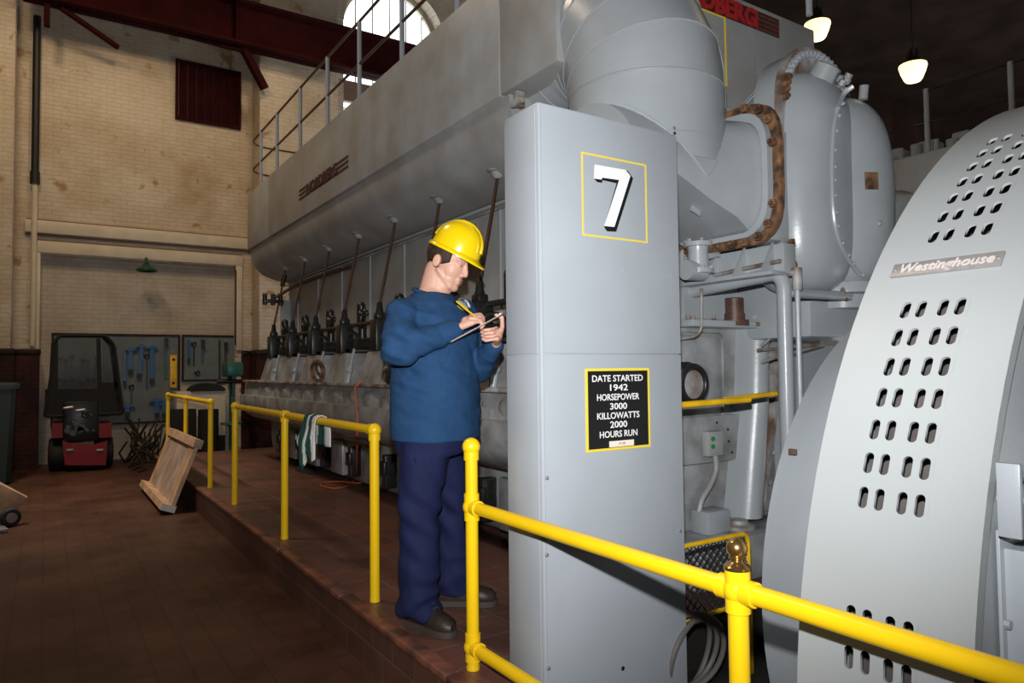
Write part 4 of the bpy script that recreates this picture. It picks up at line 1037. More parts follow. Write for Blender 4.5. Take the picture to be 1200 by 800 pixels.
hang('pickaxe', 192, 472, 489, 'blue', 'blue vice at the bottom right corner of the large board', 'vice', G2, 0, .8)
G3 = 'tools on the smaller tool board'
hang('crowbar', 221, 398, 424, 'blue', 'wide blue bar at the left of the smaller board', 'bar', G3)
hang('ring_wrench', 227, 400, 428, 'dark_iron', 'dark wrench next to the blue bar on the smaller board', 'wrench', G3)
hang('pipe_wrench', 237, 398, 423, 'blue', 'blue pipe wrench on the smaller board', 'wrench', G3)
hang('crowbar', 257, 398, 443, 'dark_iron', 'long thin dark bar on the smaller board', 'bar', G3, 0, .35)
hang('pipe_wrench', 264, 401, 425, 'rod_brown', 'brown pipe wrench at the right of the smaller board', 'wrench', G3)
hang('ring_wrench', 231, 434, 440, 'dark_iron', 'short dark wrench low on the smaller board', 'wrench', G3)

# ------------------------------------------------------------ red tractor with a canvas cab
tr = thing('tractor', 'small red tractor with a black canvas cab before the tool board', 'tractor', (atZ(97, 552, 0).x, 12.8, 0))
yf_, yb_ = 12.5, 13.3
def q(px, py, y=yf_): return atY(px, py, y)
cabo = [(62, 402), (70, 393), (124, 393), (134, 404), (144, 484), (52, 488), (60, 440)]
F = [q(*k) for k in cabo]; B = [V((p.x*.97+.01, yb_, p.z)) for p in F]
MB().tube(bend(F[:5]+F[5:]+[F[0]], .06), .022, 8).build('cab_frame', 'fabric', tr)
mb = MB()
W0, W1, W2, W3 = q(68, 396), q(113, 396), q(114, 455), q(68, 456)
SB = [q(58, 456), q(144, 456)]
mb.prism([F[0], W0, W3, q(58, 456), F[6]], (0, .01, 0)); mb.prism([W1, q(118, 396), q(119, 455), W2], (0, .01, 0))
mb.prism([q(133, 404), F[4], q(139, 484), q(134, 452)], (0, .01, 0)); mb.prism([q(119, 448), q(138, 448), q(143, 484), q(117, 486)], (0, .01, 0))
mb.prism([q(53, 456), q(119, 455), q(117, 470), q(76, 470), q(72, 487), q(52, 488)], (0, .01, 0))
mb.loft([[F[1], F[2], F[3], F[4]], [B[1], B[2], B[3], B[4]]], closed=False); mb.loft([[F[1], F[0], F[6], F[5]], [B[1], B[0], B[6], B[5]]], closed=False)
mb.build('canvas_cover', 'fabric', tr)
MB().prism([W0, W1, W2, W3], (0, .004, 0)).build('windscreen', 'film', tr)
MB().prism([q(119, 397), q(131, 404), q(137, 447), q(119, 448)], (0, .004, 0)).build('side_window', 'film', tr)
def bb(a, b, y0, y1, bev=.02): p, k = q(*a, y0), q(*b, y0); return MB().box2((p.x, y0, k.z), (k.x, y1, p.z), bev)
bb((84, 455), (113, 470), 12.55, 13.0).build('fuel_tank', 'red', tr)
mb = bb((74, 470), (116, 516), 12.45, 13.2, .04)
mb.build('engine_block', 'dark_iron', tr)
mb = MB(); random.seed(3)
for i in range(14):
    p = q(78+random.random()*34, 478+random.random()*30, 12.42); k = .03+.03*random.random()
    mb.cyl(p, p+V((0, -.05, 0)), k, n=10) if i % 2 else mb.box(p, (k*2, .06, k*1.4), Matrix.Rotation(random.random(), 3, 'Y'), .006)
mb.build('engine_fittings', 'dark_iron', tr)
for k in ((80, 478), (94, 481)): p = q(*k, 12.38); MB().caps(p-V((.05, 0, 0)), p+V((.05, 0, .01)), .022, .026).build('chrome_cover', 'steel', tr, 'bright chrome cover')
mb = MB(); mb.loft([[q(76, 545, 12.4), q(124, 545, 12.4), q(126, 516, 12.4), q(112, 520, 12.4), q(86, 520, 12.4), q(73, 516, 12.4)], [q(76, 545, 12.9), q(124, 545, 12.9), q(126, 516, 12.9), q(112, 520, 12.9), q(86, 520, 12.9), q(73, 516, 12.9)]], smooth=False)
mb.build('bumper', 'red', tr)
for s, xs in ((-1, (61, 77)), (1, (115, 131))):
    p0, p1 = q(xs[0], 496, 12.5), q(xs[1], 496, 12.5)
    MB().prism([V((p0.x, 12.5, p0.z)), V((p1.x, 12.5, p0.z)), V((p1.x, 12.5, p0.z-.22)), V((p0.x, 12.5, p0.z-.22))], (0, .65, 0)).build('fender', 'red', tr)
    cx = (p0.x+p1.x)/2; r_ = .25
    w_ = MB(); w_.prof((cx-.13, 12.80, r_), (1, 0, 0), [(0, .12), (.01, r_-.03), (.05, r_), (.21, r_), (.25, r_-.03), (.26, .12)], 28)
    wo = w_.build('wheel', 'rubber', tr); MB().cyl((cx-.135, 12.80, r_), (cx+.135, 12.80, r_), .11, n=18).build('hub', 'red', wo)
    c = q(64 if s < 0 else 126, 527, 12.48); 
for k in ((82, 527), (117, 527)): p = q(*k, 12.385); MB().box(p, (.09, .02, .03), None, .006).build('lamp', 'grey_warm', tr)

# ------------------------------------------------------------ bin, hand truck, leaning crate, machines at the wall
yb2 = 11.5; p = atY(20, 450, yb2); xr2 = p.x
bn = thing('wheelie_bin', 'dark green plastic bin at the left edge of the picture', 'bin', (xr2-.3, yb2+.3, 0))
rr = lambda x0, x1, y0, y1, z: [V((x0+.05, y0, z)), V((x1-.05, y0, z)), V((x1, y0+.05, z)), V((x1, y1-.05, z)), V((x1-.05, y1, z)), V((x0+.05, y1, z)), V((x0, y1-.05, z)), V((x0, y0+.05, z))]
zt2 = p.z
MB().loft([rr(xr2-.56, xr2-.06, yb2+.05, yb2+.55, .03), rr(xr2-.60, xr2-.01, yb2, yb2+.6, zt2-.06)]).build('body', 'binplastic', bn)
MB().loft([rr(xr2-.63, xr2+.03, yb2-.03, yb2+.63, zt2-.06), rr(xr2-.63, xr2+.03, yb2-.03, yb2+.63, zt2-.01), rr(xr2-.60, xr2, yb2, yb2+.6, zt2+.02)]).build('lid', 'binplastic', bn)
for x in (xr2-.5, xr2-.1): MB().prof((x-.03, yb2+.56, .11), (1, 0, 0), [(0, .06), (.005, .10), (.05, .11), (.055, .06)], 20).build('wheel', 'rubber', bn)
ht = thing('hand_truck', 'hand truck with a pale wooden board at the left edge', 'hand truck', (-.38, 8.35, 0))
wc = atY(12, 606, 8.38)
r_ = wc.z
wo = MB().prof((wc.x-.01, 8.40, r_), (.35, -.93, 0), [(0, r_*.5), (.005, r_*.88), (.02, r_), (.045, r_), (.06, r_*.88), (.065, r_*.5)], 26).build('wheel', 'rubber', ht)
MB().cyl((wc.x-.015, 8.41, r_), (wc.x+.016, 8.33, r_), r_*.52, n=16).build('hub', 'steel', wo)
a, b = atY(15, 573, 8.45), atY(-12, 605, 8.45)
R_ = (a-b).to_track_quat('Z', 'Y').to_matrix()
MB().box((a+b)/2, (.10, .30, (a-b).length), R_, .008).build('board', 'wood', ht)
MB().tube([wc+V((-.05, 0, 0)), wc+V((-.2, .03, .04)), wc+V((-.55, .1, .6))], .018, 8).tube([wc+V((-.05, .0, -.03)), wc+V((-.3, -.15, -.06))], .02, 8).build('frame', 'steel', ht)
a = atY(5, 632, 8.2); MB().box((a.x-.14, 8.15, .02), (.32, .2, .03), Matrix.Rotation(.2, 3, 'Z'), .006).build('toe_plate', 'steel', ht)
# wooden crate lid leaning on the platform edge
y0, y1 = 8.08, 10.0
b0 = atY(204, 601, y0); t0 = atY(243, 516, y0)
b0.z = .01; t0.x = min(t0.x, 1.395); lean = (t0-b0); Lc = lean.length; lw = lean.normalized(); nrm_ = lw.cross(V((0, 1, 0))).normalized()
nrm_ = nrm_ if nrm_.x < 0 else -nrm_
def cp(u_, w__, n_): return V((b0.x, y0, b0.z)) + V((0, 1, 0))*u_ + lw*w__ + nrm_*n_
def slab(u0, u1, w0, w1, n0, n1): return MB().loft([[cp(u0, w0, n0), cp(u1, w0, n0), cp(u1, w1, n0), cp(u0, w1, n0)], [cp(u0, w0, n1), cp(u1, w0, n1), cp(u1, w1, n1), cp(u0, w1, n1)]], smooth=False)
cr = thing('crate', 'shallow wooden crate leaning on the platform edge', 'crate', (b0.x, (y0+y1)/2, 0))
U = y1-y0
mb = MB()
for k in range(4): 
    s_ = slab(.30+(U-.3)*k/4, .30+(U-.3)*(k+1)/4-.012, .06, Lc-.06, .02, .04); mb.add(s_.v, s_.f, False)
mb.build('panel_boards', 'plywood', cr)
slab(0, .29, .05, Lc-.05, .015, .055).build('side_board', 'wood', cr)
slab(-.01, U, Lc-.09, Lc, -.01, .075).build('top_rail', 'wood', cr)
slab(-.015, -.01, Lc-.09, Lc, -.01, .075).build('end_grain', 'plywood', cr, 'darker end grain')
s_ = slab(0, U, 0, .07, .0, .14); s_.build('bottom_rail', 'wood', cr)
slab(-.006, 0., 0, .07, .0, .14).build('painted_end', 'whiteedge', cr, 'white painted end of the bottom rail')
slab(U-.2, U, .05, Lc-.05, .015, .05).build('side_board', 'wood', cr)
# green drill press
dp = atY(272, 470, 12.5)
dr = thing('drill_press', 'dark green drill press standing before the smaller tool board', 'drill press', (dp.x, 12.5, 0))
MB().cyl((dp.x, 12.5, 0), (dp.x, 12.5, atY(272, 428, 12.5).z), .05, n=16).build('column', 'green', dr)
a, b = atY(262, 424, 12.4), atY(282, 441, 12.4)
MB().box2((a.x, 12.15, b.z), (b.x, 12.6, a.z), .05).build('head', 'green', dr)
MB().cyl((dp.x-.03, 12.3, b.z), (dp.x-.03, 12.3, b.z-.32), .03, n=12).cyl((dp.x-.03, 12.3, b.z-.12), (dp.x-.03, 12.3, b.z), .055, n=12).build('spindle', 'dark_iron', dr)
mb = MB(); a = atY(258, 447, 12.3)
mb.cyl((a.x-.06, 12.25, a.z), (dp.x+.1, 12.25, a.z), .035, n=12); 
for k in range(3): mb.cyl((dp.x-.12, 12.25, a.z), (dp.x-.12, 12.25+.14*cos(k*2.1), a.z+.14*sin(k*2.1)), .01, n=8)
mb.build('feed_handle', 'dark_iron', dr)
a = atY(262, 497, 12.35)
MB().cyl((dp.x-.05, 12.3, a.z), (dp.x-.05, 12.3, a.z+.03), .17, n=24).box2((dp.x-.06, 12.3, a.z-.05), (dp.x+.04, 12.5, a.z)).build('work_table', 'green', dr)
MB().box2((dp.x-.25, 12.1, 0), (dp.x+.2, 12.7, .06), .02).build('base', 'green', dr)
tb_ = atY(276, 316, YW-.06)
tag(MB().tube([(tb_.x, YW-.07, 1.95), (tb_.x, YW-.07, tb_.z)], .012, 6).build('drop_cord', 'black'), 'thin black vertical cord down the right side of the alcove', 'cord')
# pale machine with an arched black hood
a, b = atY(207, 459, 13.2), atY(264, 540, 13.2)
ps = thing('machine_cabinet', 'pale cabinet with an arched black top behind the far railing', 'machine', ((a.x+b.x)/2, 13.4, 0))
MB().box2((a.x, 13.2, .35), (b.x, 13.7, a.z), .01).build('cabinet_body', 'cream', ps)
c = atY(244, 461, 13.2); rx = atY(264, 461, 13.2).x-c.x; hz_ = atY(244, 449, 13.2).z-a.z
ar = [V((c.x+rx*cos(pi*i/20), 13.16, a.z+hz_*sin(pi*i/20))) for i in range(21)]
MB().prism(ar, (0, .5, 0)).build('arched_hood', 'fabric', ps)
a2, b2 = atY(200, 480, 13.0), atY(230, 520, 13.0)
MB().box2((a2.x, 13.0, .1), (b2.x, 13.19, a2.z), .01).build('front_box', 'fabric', ps)
a2, b2 = atY(232, 480, 12.9), atY(256, 520, 12.9)
MB().cyl(((a2.x+b2.x)/2, 12.9, .1), ((a2.x+b2.x)/2, 12.9, a2.z), (b2.x-a2.x)/2, n=20).build('drum', 'fabric', ps)
MB().box2((a.x, 13.2, 0), (b.x, 13.7, .35)).build('plinth', 'fabric', ps)
a2 = atY(160, 505, 12.9)
mb = MB(); random.seed(11)
for i in range(34):
    p = V((a2.x+(random.random()-.3)*.55, 12.7+random.random()*.5, .02)); k = V((a2.x+(random.random()-.3)*.6, 12.7+random.random()*.5, .25+random.random()*.5))
    mb.tube([p, (p+k)/2+V((random.random()-.5, random.random()-.5, 0))*.2, k], .014, 6)
tag(mb.build('brushwood_heap', 'brush'), 'tangled dark heap of sticks and cable beside the tool board', 'heap', kind='stuff')
mb = MB()
for i in range(3):
    c0_ = atZ(150+i*6, 548+i*3, 0); mb.tube([c0_+V((0, 0, .014)), c0_+V((.12, .16, .03)), c0_+V((.16, .26, .10))], .014, 6)
tag(mb.build('bent_rods', 'dark_iron'), 'thin dark rods lying out from the heap onto the floor', 'rods')

# ------------------------------------------------------------ towel, cord, rags
ty = atX(369, 493, RX).y
mb = MB(); NC, NT = 40, 26; W = .37
def tow(i, j, off=0.):
    s_ = i/NC; t_ = j/NT
    front = .22+.12*max(0, 1-abs(s_-.36)/.26)+.03*sin(s_*9)-.08*max(0, .16-s_)/.16; back = .16
    L = front+back+.08; d = t_*L - front            # 0..: over the pipe
    k = min(1, abs(d)/.15); fold = .016*sin(s_*17+1.5*k)*k
    r_ = RR+.006+off
    ww = W*(.62+.42*min(1, abs(d)/.14))
    y = ty + (.5-s_)*ww + (.04*k if d < 0 else 0)*(s_-.4)
    if d < 0: x, z = RX-r_-abs(fold)*1.2-.012*k, ZR+d
    elif d < .08: a_ = pi-pi*d/.08; x, z = RX+r_*cos(a_), ZR+r_*sin(a_)
    else: x, z = RX+r_+.008*sin(s_*13), ZR-(d-.08)
    return V((x, y, z))
bands = [0, .36, .52, .77, 1.2]
for i in range(NC):
    for j in range(NT):
        s_ = (i+.5)/NC + .16*((j/NT)-.35)
        g = sum(1 for b_ in bands if s_ > b_)
        mb.mi = 1 if g % 2 == 1 else 0
        mb.add([tow(i, j), tow(i+1, j), tow(i+1, j+1), tow(i, j+1)], [[0, 1, 2, 3]])
o = mb.build('towel', ['towel_w', 'towel_g'], recalc=False)
bm = bmesh.new(); bm.from_mesh(o.data); bmesh.ops.remove_doubles(bm, verts=bm.verts[:], dist=.0005); bm.to_mesh(o.data); bm.free()
sol = o.modifiers.new('thick', 'SOLIDIFY'); sol.thickness = .006; sol.offset = 1
tag(o, 'green and white striped towel draped over the yellow railing', 'towel')
p0 = atX(421, 452, 2.24); p1 = atZ(417, 562, PZ)
cpts = [V((2.26, p0.y, 1.36)), V((2.20, p0.y, 1.32)), atX(419, 490, 2.19), atX(418.5, 522, 2.20), atX(418, 548, 2.36), V((p1.x, p1.y, PZ+.012))]
for k in [(405, 572), (390, 574), (374, 570), (378, 566), (400, 565), (415, 567), (425, 567)]: p = atZ(*k, PZ); cpts.append(V((p.x, p.y, PZ+.012)))
tag(MB().tube(bend(cpts, .25, 6), .007, 8).build('extension_cord', 'orange'), 'orange cord hanging from the engine ledge and looped on the platform', 'cord')
for k, (px, py, lab) in enumerate(((366, 551, 'dark oily rag heap on the platform below the towel'), (432, 563, 'dark flat rag on the platform beside the orange cord'))):
    p = atZ(px, py, PZ); mb = MB(); nn = 18
    secs = []
    for j, (rad, hh) in enumerate(((.24, .0), (.23, .02), (.17, .045), (.08, .065), (.002, .07))):
        secs.append([V((p.x+.75*rad*(1+.25*noise.noise(V((cos(t)*2, sin(t)*2, j+k*9))))*cos(t), p.y+1.5*rad*(1+.25*noise.noise(V((cos(t)*2, sin(t)*2, j+k*5+3))))*sin(t), PZ+.003+hh*(1+.5*noise.noise(V((cos(t)*3, sin(t)*3, j*2)))))) for t in [2*pi*i/nn for i in range(nn)]])
    mb.loft(secs); tag(mb.build('rag', 'fabric'), lab, 'rag')

# ------------------------------------------------------------ dark hall to the right: neighbouring engine and pendant lamps
fe = thing('diesel_engine', 'dim neighbouring engine with a guard rail in the dark hall at right', 'engine', (9.5, 4, 0))
MB().box2((8.0, -2, 2.7), (11.0, 9, 3.78), .03).build('hood', 'grey_warm', fe)
MB().box2((8.4, -2, PZ), (10.6, 9, 2.75), .03).build('cylinder_block', 'grey_warm', fe)
MB().box2((8.9, -2, 3.78), (10.4, 9, 4.02), .02).build('valve_deck', 'grey_warm', fe)
for y in (1.45, 2.28, 3.1, 3.92, 4.75, 5.6): MB().cyl((8.1, y, 3.78), (8.1, y, 4.50), .028, n=10).build('guard_post', 'grey_warm', fe)
for z in (4.48, 4.12): MB().cyl((8.1, -2, z), (8.1, 9, z), .012, n=8).build('guard_rail', 'dark_iron', fe)
for i in range(9):
    y = 1.6+i*.42
    mb = MB().cyl((9.1, y, 4.02), (9.1, y, 4.16+.05*(i % 3)), .07, n=12).box2((9.3, y-.1, 4.02), (9.6, y+.1, 4.3), .02).cyl((9.05, y+.16, 4.02), (9.05, y+.16, 4.2), .03, n=8)
    mb.build('valve_gear', 'grey_warm', fe)
for (px, py, lab) in ((958, 37, 'glowing pendant lamp just behind the engine hood corner'), (1070, 86, 'glowing pendant lamp hanging in the dark hall above the drum')):
    d = (atY(px, py, 5.)-EYE).normalized(); c = EYE+d*14.
    r_ = thing('pendant_lamp', lab, 'lamp', tuple(c), group='pendant lamps in the hall')
    MB().prof(c+V((0, 0, .14)), (0, 0, -1), [(0, .205), (.03, .21), (.12, .185), (.24, .135), (.27, .11), (.272, .01)], 24).build('lamp_shade', 'lampglow', r_)
    MB().prof(c+V((0, 0, .145)), (0, 0, 1), [(0, .20), (.04, .14), (.12, .09), (.25, .07), (.26, .02)], 20).build('lamp_housing', 'dark_iron', r_)
    MB().cyl(c+V((0, 0, .38)), (c.x, c.y, ZC), .012, n=6).build('suspension_cord', 'black', r_)
# ------------------------------------------------------------ the man
per = thing('person', 'person in navy clothes and yellow hard hat writing on a clipboard', 'person', (1.60, 3.12, PZ), radians(-28.4))
PW = world(per)
def lb(mb, name, m, root, ang=60, label=None):
    o = mb.build(name, m, None, label, ang); o.parent = root; return o
def ell(c, u_, w_, a, b, n=28, e_=2.3):
    c, u_, w_ = V(c), V(u_), V(w_); out = []
    for i in range(n):
        t = 2*pi*i/n; s, k = sin(t), cos(t); f = (abs(s)**e_+abs(k)**e_)**(-1/e_); out.append(c+u_*a*k*f+w_*b*s*f)
    return out
def rdir(deg): a = radians(deg); return V((cos(a), -sin(a), 0))         # facing, degrees turned towards the camera
TF = rdir(34); TL = V((-TF.y, TF.x, 0))                                  # torso forward and left
SEC = [(.86, .0, .0, .232, .198), (.95, .0, 0, .232, .203), (1.08, .002, 0, .226, .206), (1.22, -.003, 0, .222, .192), (1.36, .002, 0, .224, .192), (1.45, .004, 0, .215, .176), (1.52, -.004, 0, .170, .142), (1.575, -.015, 0, .10, .092), (1.60, -.006, 0, .075, .075)]
RS, RE, RWr = V((-.150, -.150, 1.462)), V((-.160, -.285, 1.295)), V((.112, -.222, 1.388))
LS, LE, LWr = V((.140, .150, 1.485)), V((.215, .075, 1.205)), V((.290, -.140, 1.315))
RH, RK, RA = V((-.045, -.10, .86)), V((-.078, -.125, .49)), V((-.075, -.128, .09))
LH, LK, LA = V((.045, .10, .86)), V((.070, .155, .49)), V((.085, .170, .09))
RT, LT = V((.72, -.69, 0)).normalized(), V((.99, -.12, 0)).normalized()
# head frame
hp = radians(21); hd_ = rdir(20); HXv = V((hd_.x*cos(hp), hd_.y*cos(hp), -sin(hp))); HYv = V((-hd_.y, hd_.x, 0)); HZv = HXv.cross(HYv)
HC = V((.062, -.028, 1.722))
HR = Matrix((HXv, HYv, HZv)).transposed()
def H(x, y, z): return HC + HR @ V((x, y, z))
# ---- body: one continuous skin
b = MB()
b.loft([ell((x, y, h), TL, TF, a*.88, d*.86) for h, x, y, a, d in SEC])
b.loft([ell((0, 0, .80), TL, TF, .15, .14), ell((0, 0, .90), TL, TF, .19, .165)])
for s, e_, w_ in ((RS, RE, RWr), (LS, LE, LWr)):
    b.caps(s, e_, .062, .050); b.caps(e_, w_, .048, .029)
for h, k, a in ((RH, RK, RA), (LH, LK, LA)): b.caps(h, k, .092, .062); b.caps(k, a, .060, .040)
for a, t in ((RA, RT), (LA, LT)): b.caps(a+V((0, 0, -.03)), a+t*.15+V((0, 0, -.05)), .035, .028)
b.caps(H(-.035, 0, -.05), V((-.022, .0, 1.52)), .062, .074, 20)
b.caps(H(-.02, 0, -.06), H(.0, 0, -.135), .060, .064, 20); b.caps(H(.025, 0, -.085), V((-.01, 0, 1.56)), .052, .066, 20)
b.sph(H(-.008, 0, .045), (.102, .079, .100), 28, 18, HR); b.sph(H(.030, 0, -.020), (.068, .066, .085), 24, 16, HR)
b.sph(H(.028, 0, -.068), (.064, .060, .052), 24, 14, HR); b.sph(H(.073, 0, -.103), (.024, .030, .022), 16, 10, HR)
for s in (-1, 1):
    b.caps(H(-.005, s*.058, -.045), H(.06, s*.026, -.100), .017, .020)                    # jaw line
    b.sph(H(.036, s*.030, -.028), (.044, .034, .046), 20, 14, HR)                          # cheek
    b.caps(H(.085, s*.012, .040), H(.070, s*.048, .034), .014, .012)                       # brow ridge
    b.sph(H(.099, s*.013, -.034), (.013, .009, .009), 12, 8, HR)                           # nostril wing
    b.caps(H(.087, s*.022, .022), H(.080, s*.044, .018), .008, .007)                       # upper eyelid
    b.caps(H(.085, s*.024, .004), H(.079, s*.042, .004), .007, .006)                       # lower lid
    b.loft([ [H(-.012+.020*cos(t)*k+.004*z_, s*(.074+.014*j), -.006+.033*sin(t)*k) for t in [2*pi*i/16 for i in range(16)]] for j, (k, z_) in enumerate(((.55, 0), (.85, 0), (1., 0), (.9, 0)))])
b.caps(H(.092, 0, .030), H(.111, 0, -.020), .0095, .0125); b.sph(H(.110, 0, -.028), (.014, .0135, .012), 14, 10, HR)
b.caps(H(.092, -.018, -.060), H(.092, .018, -.060), .011, .011); b.caps(H(.090, -.014, -.075), H(.090, .014, -.075), .011, .011)
# ---- hands
def finger(pts, r0=.0098, r1=.0080):
    for i in range(len(pts)-1):
        k0 = r0+(r1-r0)*i/(len(pts)-1); k1 = r0+(r1-r0)*(i+1)/(len(pts)-1); b.caps(pts[i], pts[i+1], k0, k1, 10)
# right hand closed round the pencil
RB = lambda a, y, h: V((a, y, h))
for i in range(4):
    y = -.262+.0190*i; kz = 1.456-.0125*(3-i)
    b.caps(RWr+V((.006, (y+.222)*.5, .006)), RB(.176, y, kz-.008), .019, .0125, 12)
    finger([RB(.178, y, kz-.006), RB(.210+.002*i, y-.003, kz-.001), RB(.228+.001*i, y-.002, kz-.017), RB(.216+.001*i, y, kz-.030)])
finger([RWr+V((.03, -.02, .02)), RB(.168, -.272, 1.432), RB(.198, -.272, 1.428), RB(.219, -.258, 1.424)], .0125, .0088)
b.sph(RB(.158, -.228, 1.424), (.034, .036, .022), 16, 10)
# left hand under the board, thumb on top
for i in range(4):
    y = -.252+.0205*i; dz = -.0165*(3-i)
    b.caps(LWr+V((.002, (y+.2)*.4, .01)), RB(.290, y, 1.388+dz), .020, .0130, 12)
    finger([RB(.290, y, 1.388+dz), RB(.262-.002*i, y-.004, 1.384+dz), RB(.238-.003*i, y-.004, 1.380+dz), RB(.224-.002*i, y+.004, 1.388+dz)], .0102, .0086)
finger([LWr+V((.012, -.04, .02)), RB(.316, -.226, 1.395), RB(.314, -.236, 1.440), RB(.286, -.232, 1.450)], .0135, .0090)
b.sph(RB(.296, -.200, 1.358), (.024, .040, .034), 16, 10)
me = remesh(b, .0042, 5, .5)
link_mesh('body', me, 'skin', per)
# ---- face details
for s in (-1, 1):
    eo = lb(MB().sph(H(.0775, s*.033, .012), .0112, 16, 12), 'eyeball', 'white', per)
    o = lb(MB().sph(H(.0855, s*.033, .010), .0056, 12, 8), 'iris', 'rod_brown', eo)
    o.parent = eo
    lb(MB().tube([H(.099, s*.014, .047), H(.096, s*.030, .053), H(.078, s*.052, .047)], [.004, .005, .003], 8), 'eyebrow', 'hair', per)
m_ = MB(); 
m_.caps(H(.0975, -.018, -.062), H(.0995, 0, -.0605), .005, .0065).caps(H(.0995, 0, -.0605), H(.0975, .018, -.062), .0065, .005).caps(H(.0965, -.014, -.0735), H(.0965, .014, -.0735), .006, .006)
lb(m_, 'lips', 'lip', per)
# hair: short, below the hat at the back and sides
hs = []; nn = 36
hm = MB(); 
for j in range(13):
    v_ = -.62+1.5*j/12; row = []
    for i in range(nn+1):
        u_ = radians(62)+radians(236)*i/nn
        x, y, z = .1035*cos(v_)*cos(u_), .0815*cos(v_)*sin(u_), .103*sin(v_)
        front = max(0, cos(u_)); low = -.040+.055*front-.055*max(0, -cos(u_))
        row.append(H(-.008+x, y, .045+max(z, low-.02)))
    hs.append(row)
hm.loft(hs, closed=False)
o = lb(hm, 'hair', 'hair', per); sd = o.modifiers.new('t', 'SOLIDIFY'); sd.thickness = .006; sd.offset = 1
# ---- clothing
def wrinkle(me, amp, fn):
    me.update(); 
    nrm = [v.normal.copy() for v in me.vertices]
    for v, k in zip(me.vertices, nrm): v.co += k*amp*fn(v.co)
    me.update()
s = MB()
s.loft([ell((x, y, h), TL, TF, a, d, 36) for h, x, y, a, d in SEC[:-1]])
s.caps(RS, RE, .078, .082, 20); s.caps(RE, RE+(RWr-RE)*.94, .082, .047, 20)
s.caps(LS, LE, .080, .072, 20); s.caps(LE, LE+(LWr-LE)*.92, .072, .046, 20)
s.caps(V((-.02, -.0, 1.53))-TL*.06, RS+V((0.02, 0.02, .012)), .055, .070); s.caps(V((-.02, -.0, 1.53))+TL*.06, LS+V((0, 0, .010)), .055, .070); s.sph(RE+V((.02, -.0, -.01)), (.085, .07, .075))
me = remesh(s, .008, 8, .5)
def shf(p):
    near = 1. if (p-RE).length < .24 or (p-LE).length < .2 else .55
    d = (RWr-RE).normalized(); t = (p-RE).dot(d)
    st = noise.noise(V((p.x*7+p.z*15, p.y*6, p.z*9)))
    fold = sin(p.z*52+p.x*34+6*noise.noise(p*4))*.35 if (p-RE).length < .22 else 0
    hem = .25*sin(p.x*30+p.y*22)*max(0, 1-(p.z-.84)/.25) if p.z < 1.09 else 0
    if p.z < .9: near *= .3; st_ = 0
    fine = .45*noise.noise(V((p.x*22+p.z*20, p.y*16, p.z*26)))*near
    return near*st+fold+hem+fine
wrinkle(me, .012, shf)
shirt = link_mesh('sweatshirt', me, 'shirt', per)
lb(MB().tube([p_+V((0, 0, -.30*(p_-V((-.004, 0, 0))).dot(TF))) for p_ in (lambda e_: e_+[e_[0]])(ell((-.010, 0, 1.572), TL, TF, .094, .089, 28))], .010, 8), 'collar', 'shirt', per)
t_ = MB()
t_.loft([ell((0, 0, .80), TL, TF, .205, .175, 32), ell((0, 0, .87), TL, TF, .218, .188, 32), ell((0, 0, .97), TL, TF, .21, .18, 32)])
for h, k, a, r in ((RH, RK, RA, .0), (LH, LK, LA, -.005)):
    t_.caps(h, k, .116, .098+r, 22); t_.caps(k, a+V((0, 0, .05)), .098+r, .092+r, 22)
    t_.cyl(a+V((0, 0, .1)), a+V((.0, 0, -.025)), .094+r, .102+r, 22)
me = remesh(t_, .011, 5, .5)
def trf(p):
    low = max(0, 1-(p.z-.03)/.35); kn = max(0, 1-abs(p.z-.5)/.18)
    return .9*noise.noise(V((p.x*8, p.y*8, p.z*3.5)))+low*.8*sin(p.z*55+5*noise.noise(p*5))+kn*.6*sin(p.z*45+p.x*30)+.5*noise.noise(V((p.x*14+p.z*9, p.y*14, p.z*6)))
wrinkle(me, .017, trf)
tro = link_mesh('trousers', me, 'trouser', per)
lb(MB().tube([V((-.075, -.128-.1, .80))+V((-.02, 0, 0)), V((-.045, -.19, .66)), V((-.06, -.2, .60))], .0035, 6), 'side_seam', 'trouser', tro)
for a, t in ((RA, RT), (LA, LT)):
    o3 = V((-t.y, t.x, 0)); G = V((a.x, a.y, 0))
    def bs_(x, w_, h, z0=.025, e_=2.4): 
        c = G+t*x; return [c+o3*w_*k+V((0, 0, z0+hh*h)) for k, hh in ((-.85, 0), (-1, .25), (-.95, .55), (-.6, .88), (0, 1), (.6, .88), (.95, .55), (1, .25), (.85, 0))]
    bt = lb(MB().loft([bs_(-.085, .018, .05), bs_(-.078, .036, .11), bs_(-.03, .041, .135), bs_(.03, .042, .125), bs_(.08, .046, .092), bs_(.14, .051, .070), bs_(.19, .044, .055), bs_(.213, .020, .035)]), 'boot', 'boot', per)
    sp = [(-.09, .020), (-.08, .040), (-.02, .041), (.05, .042), (.10, .049), (.15, .054), (.195, .046), (.220, .022)]
    L_ = [G+t*x+o3*w_ for x, w_ in sp]+[G+t*x-o3*w_ for x, w_ in sp[::-1]]
    lb(MB().prism([p+V((0, 0, .002)) for p in L_], (0, 0, .028)), 'sole', 'sole', bt)
    lc = MB()
    for k in range(4):
        x = .035+.022*k; h = .155-.014*k
        lc.tube([G+t*x+o3*.026+V((0, 0, h-.012)), G+t*(x+.006)+V((0, 0, h+.002)), G+t*x-o3*.026+V((0, 0, h-.012))], .003, 6)
    lb(lc, 'laces', 'sole', bt)
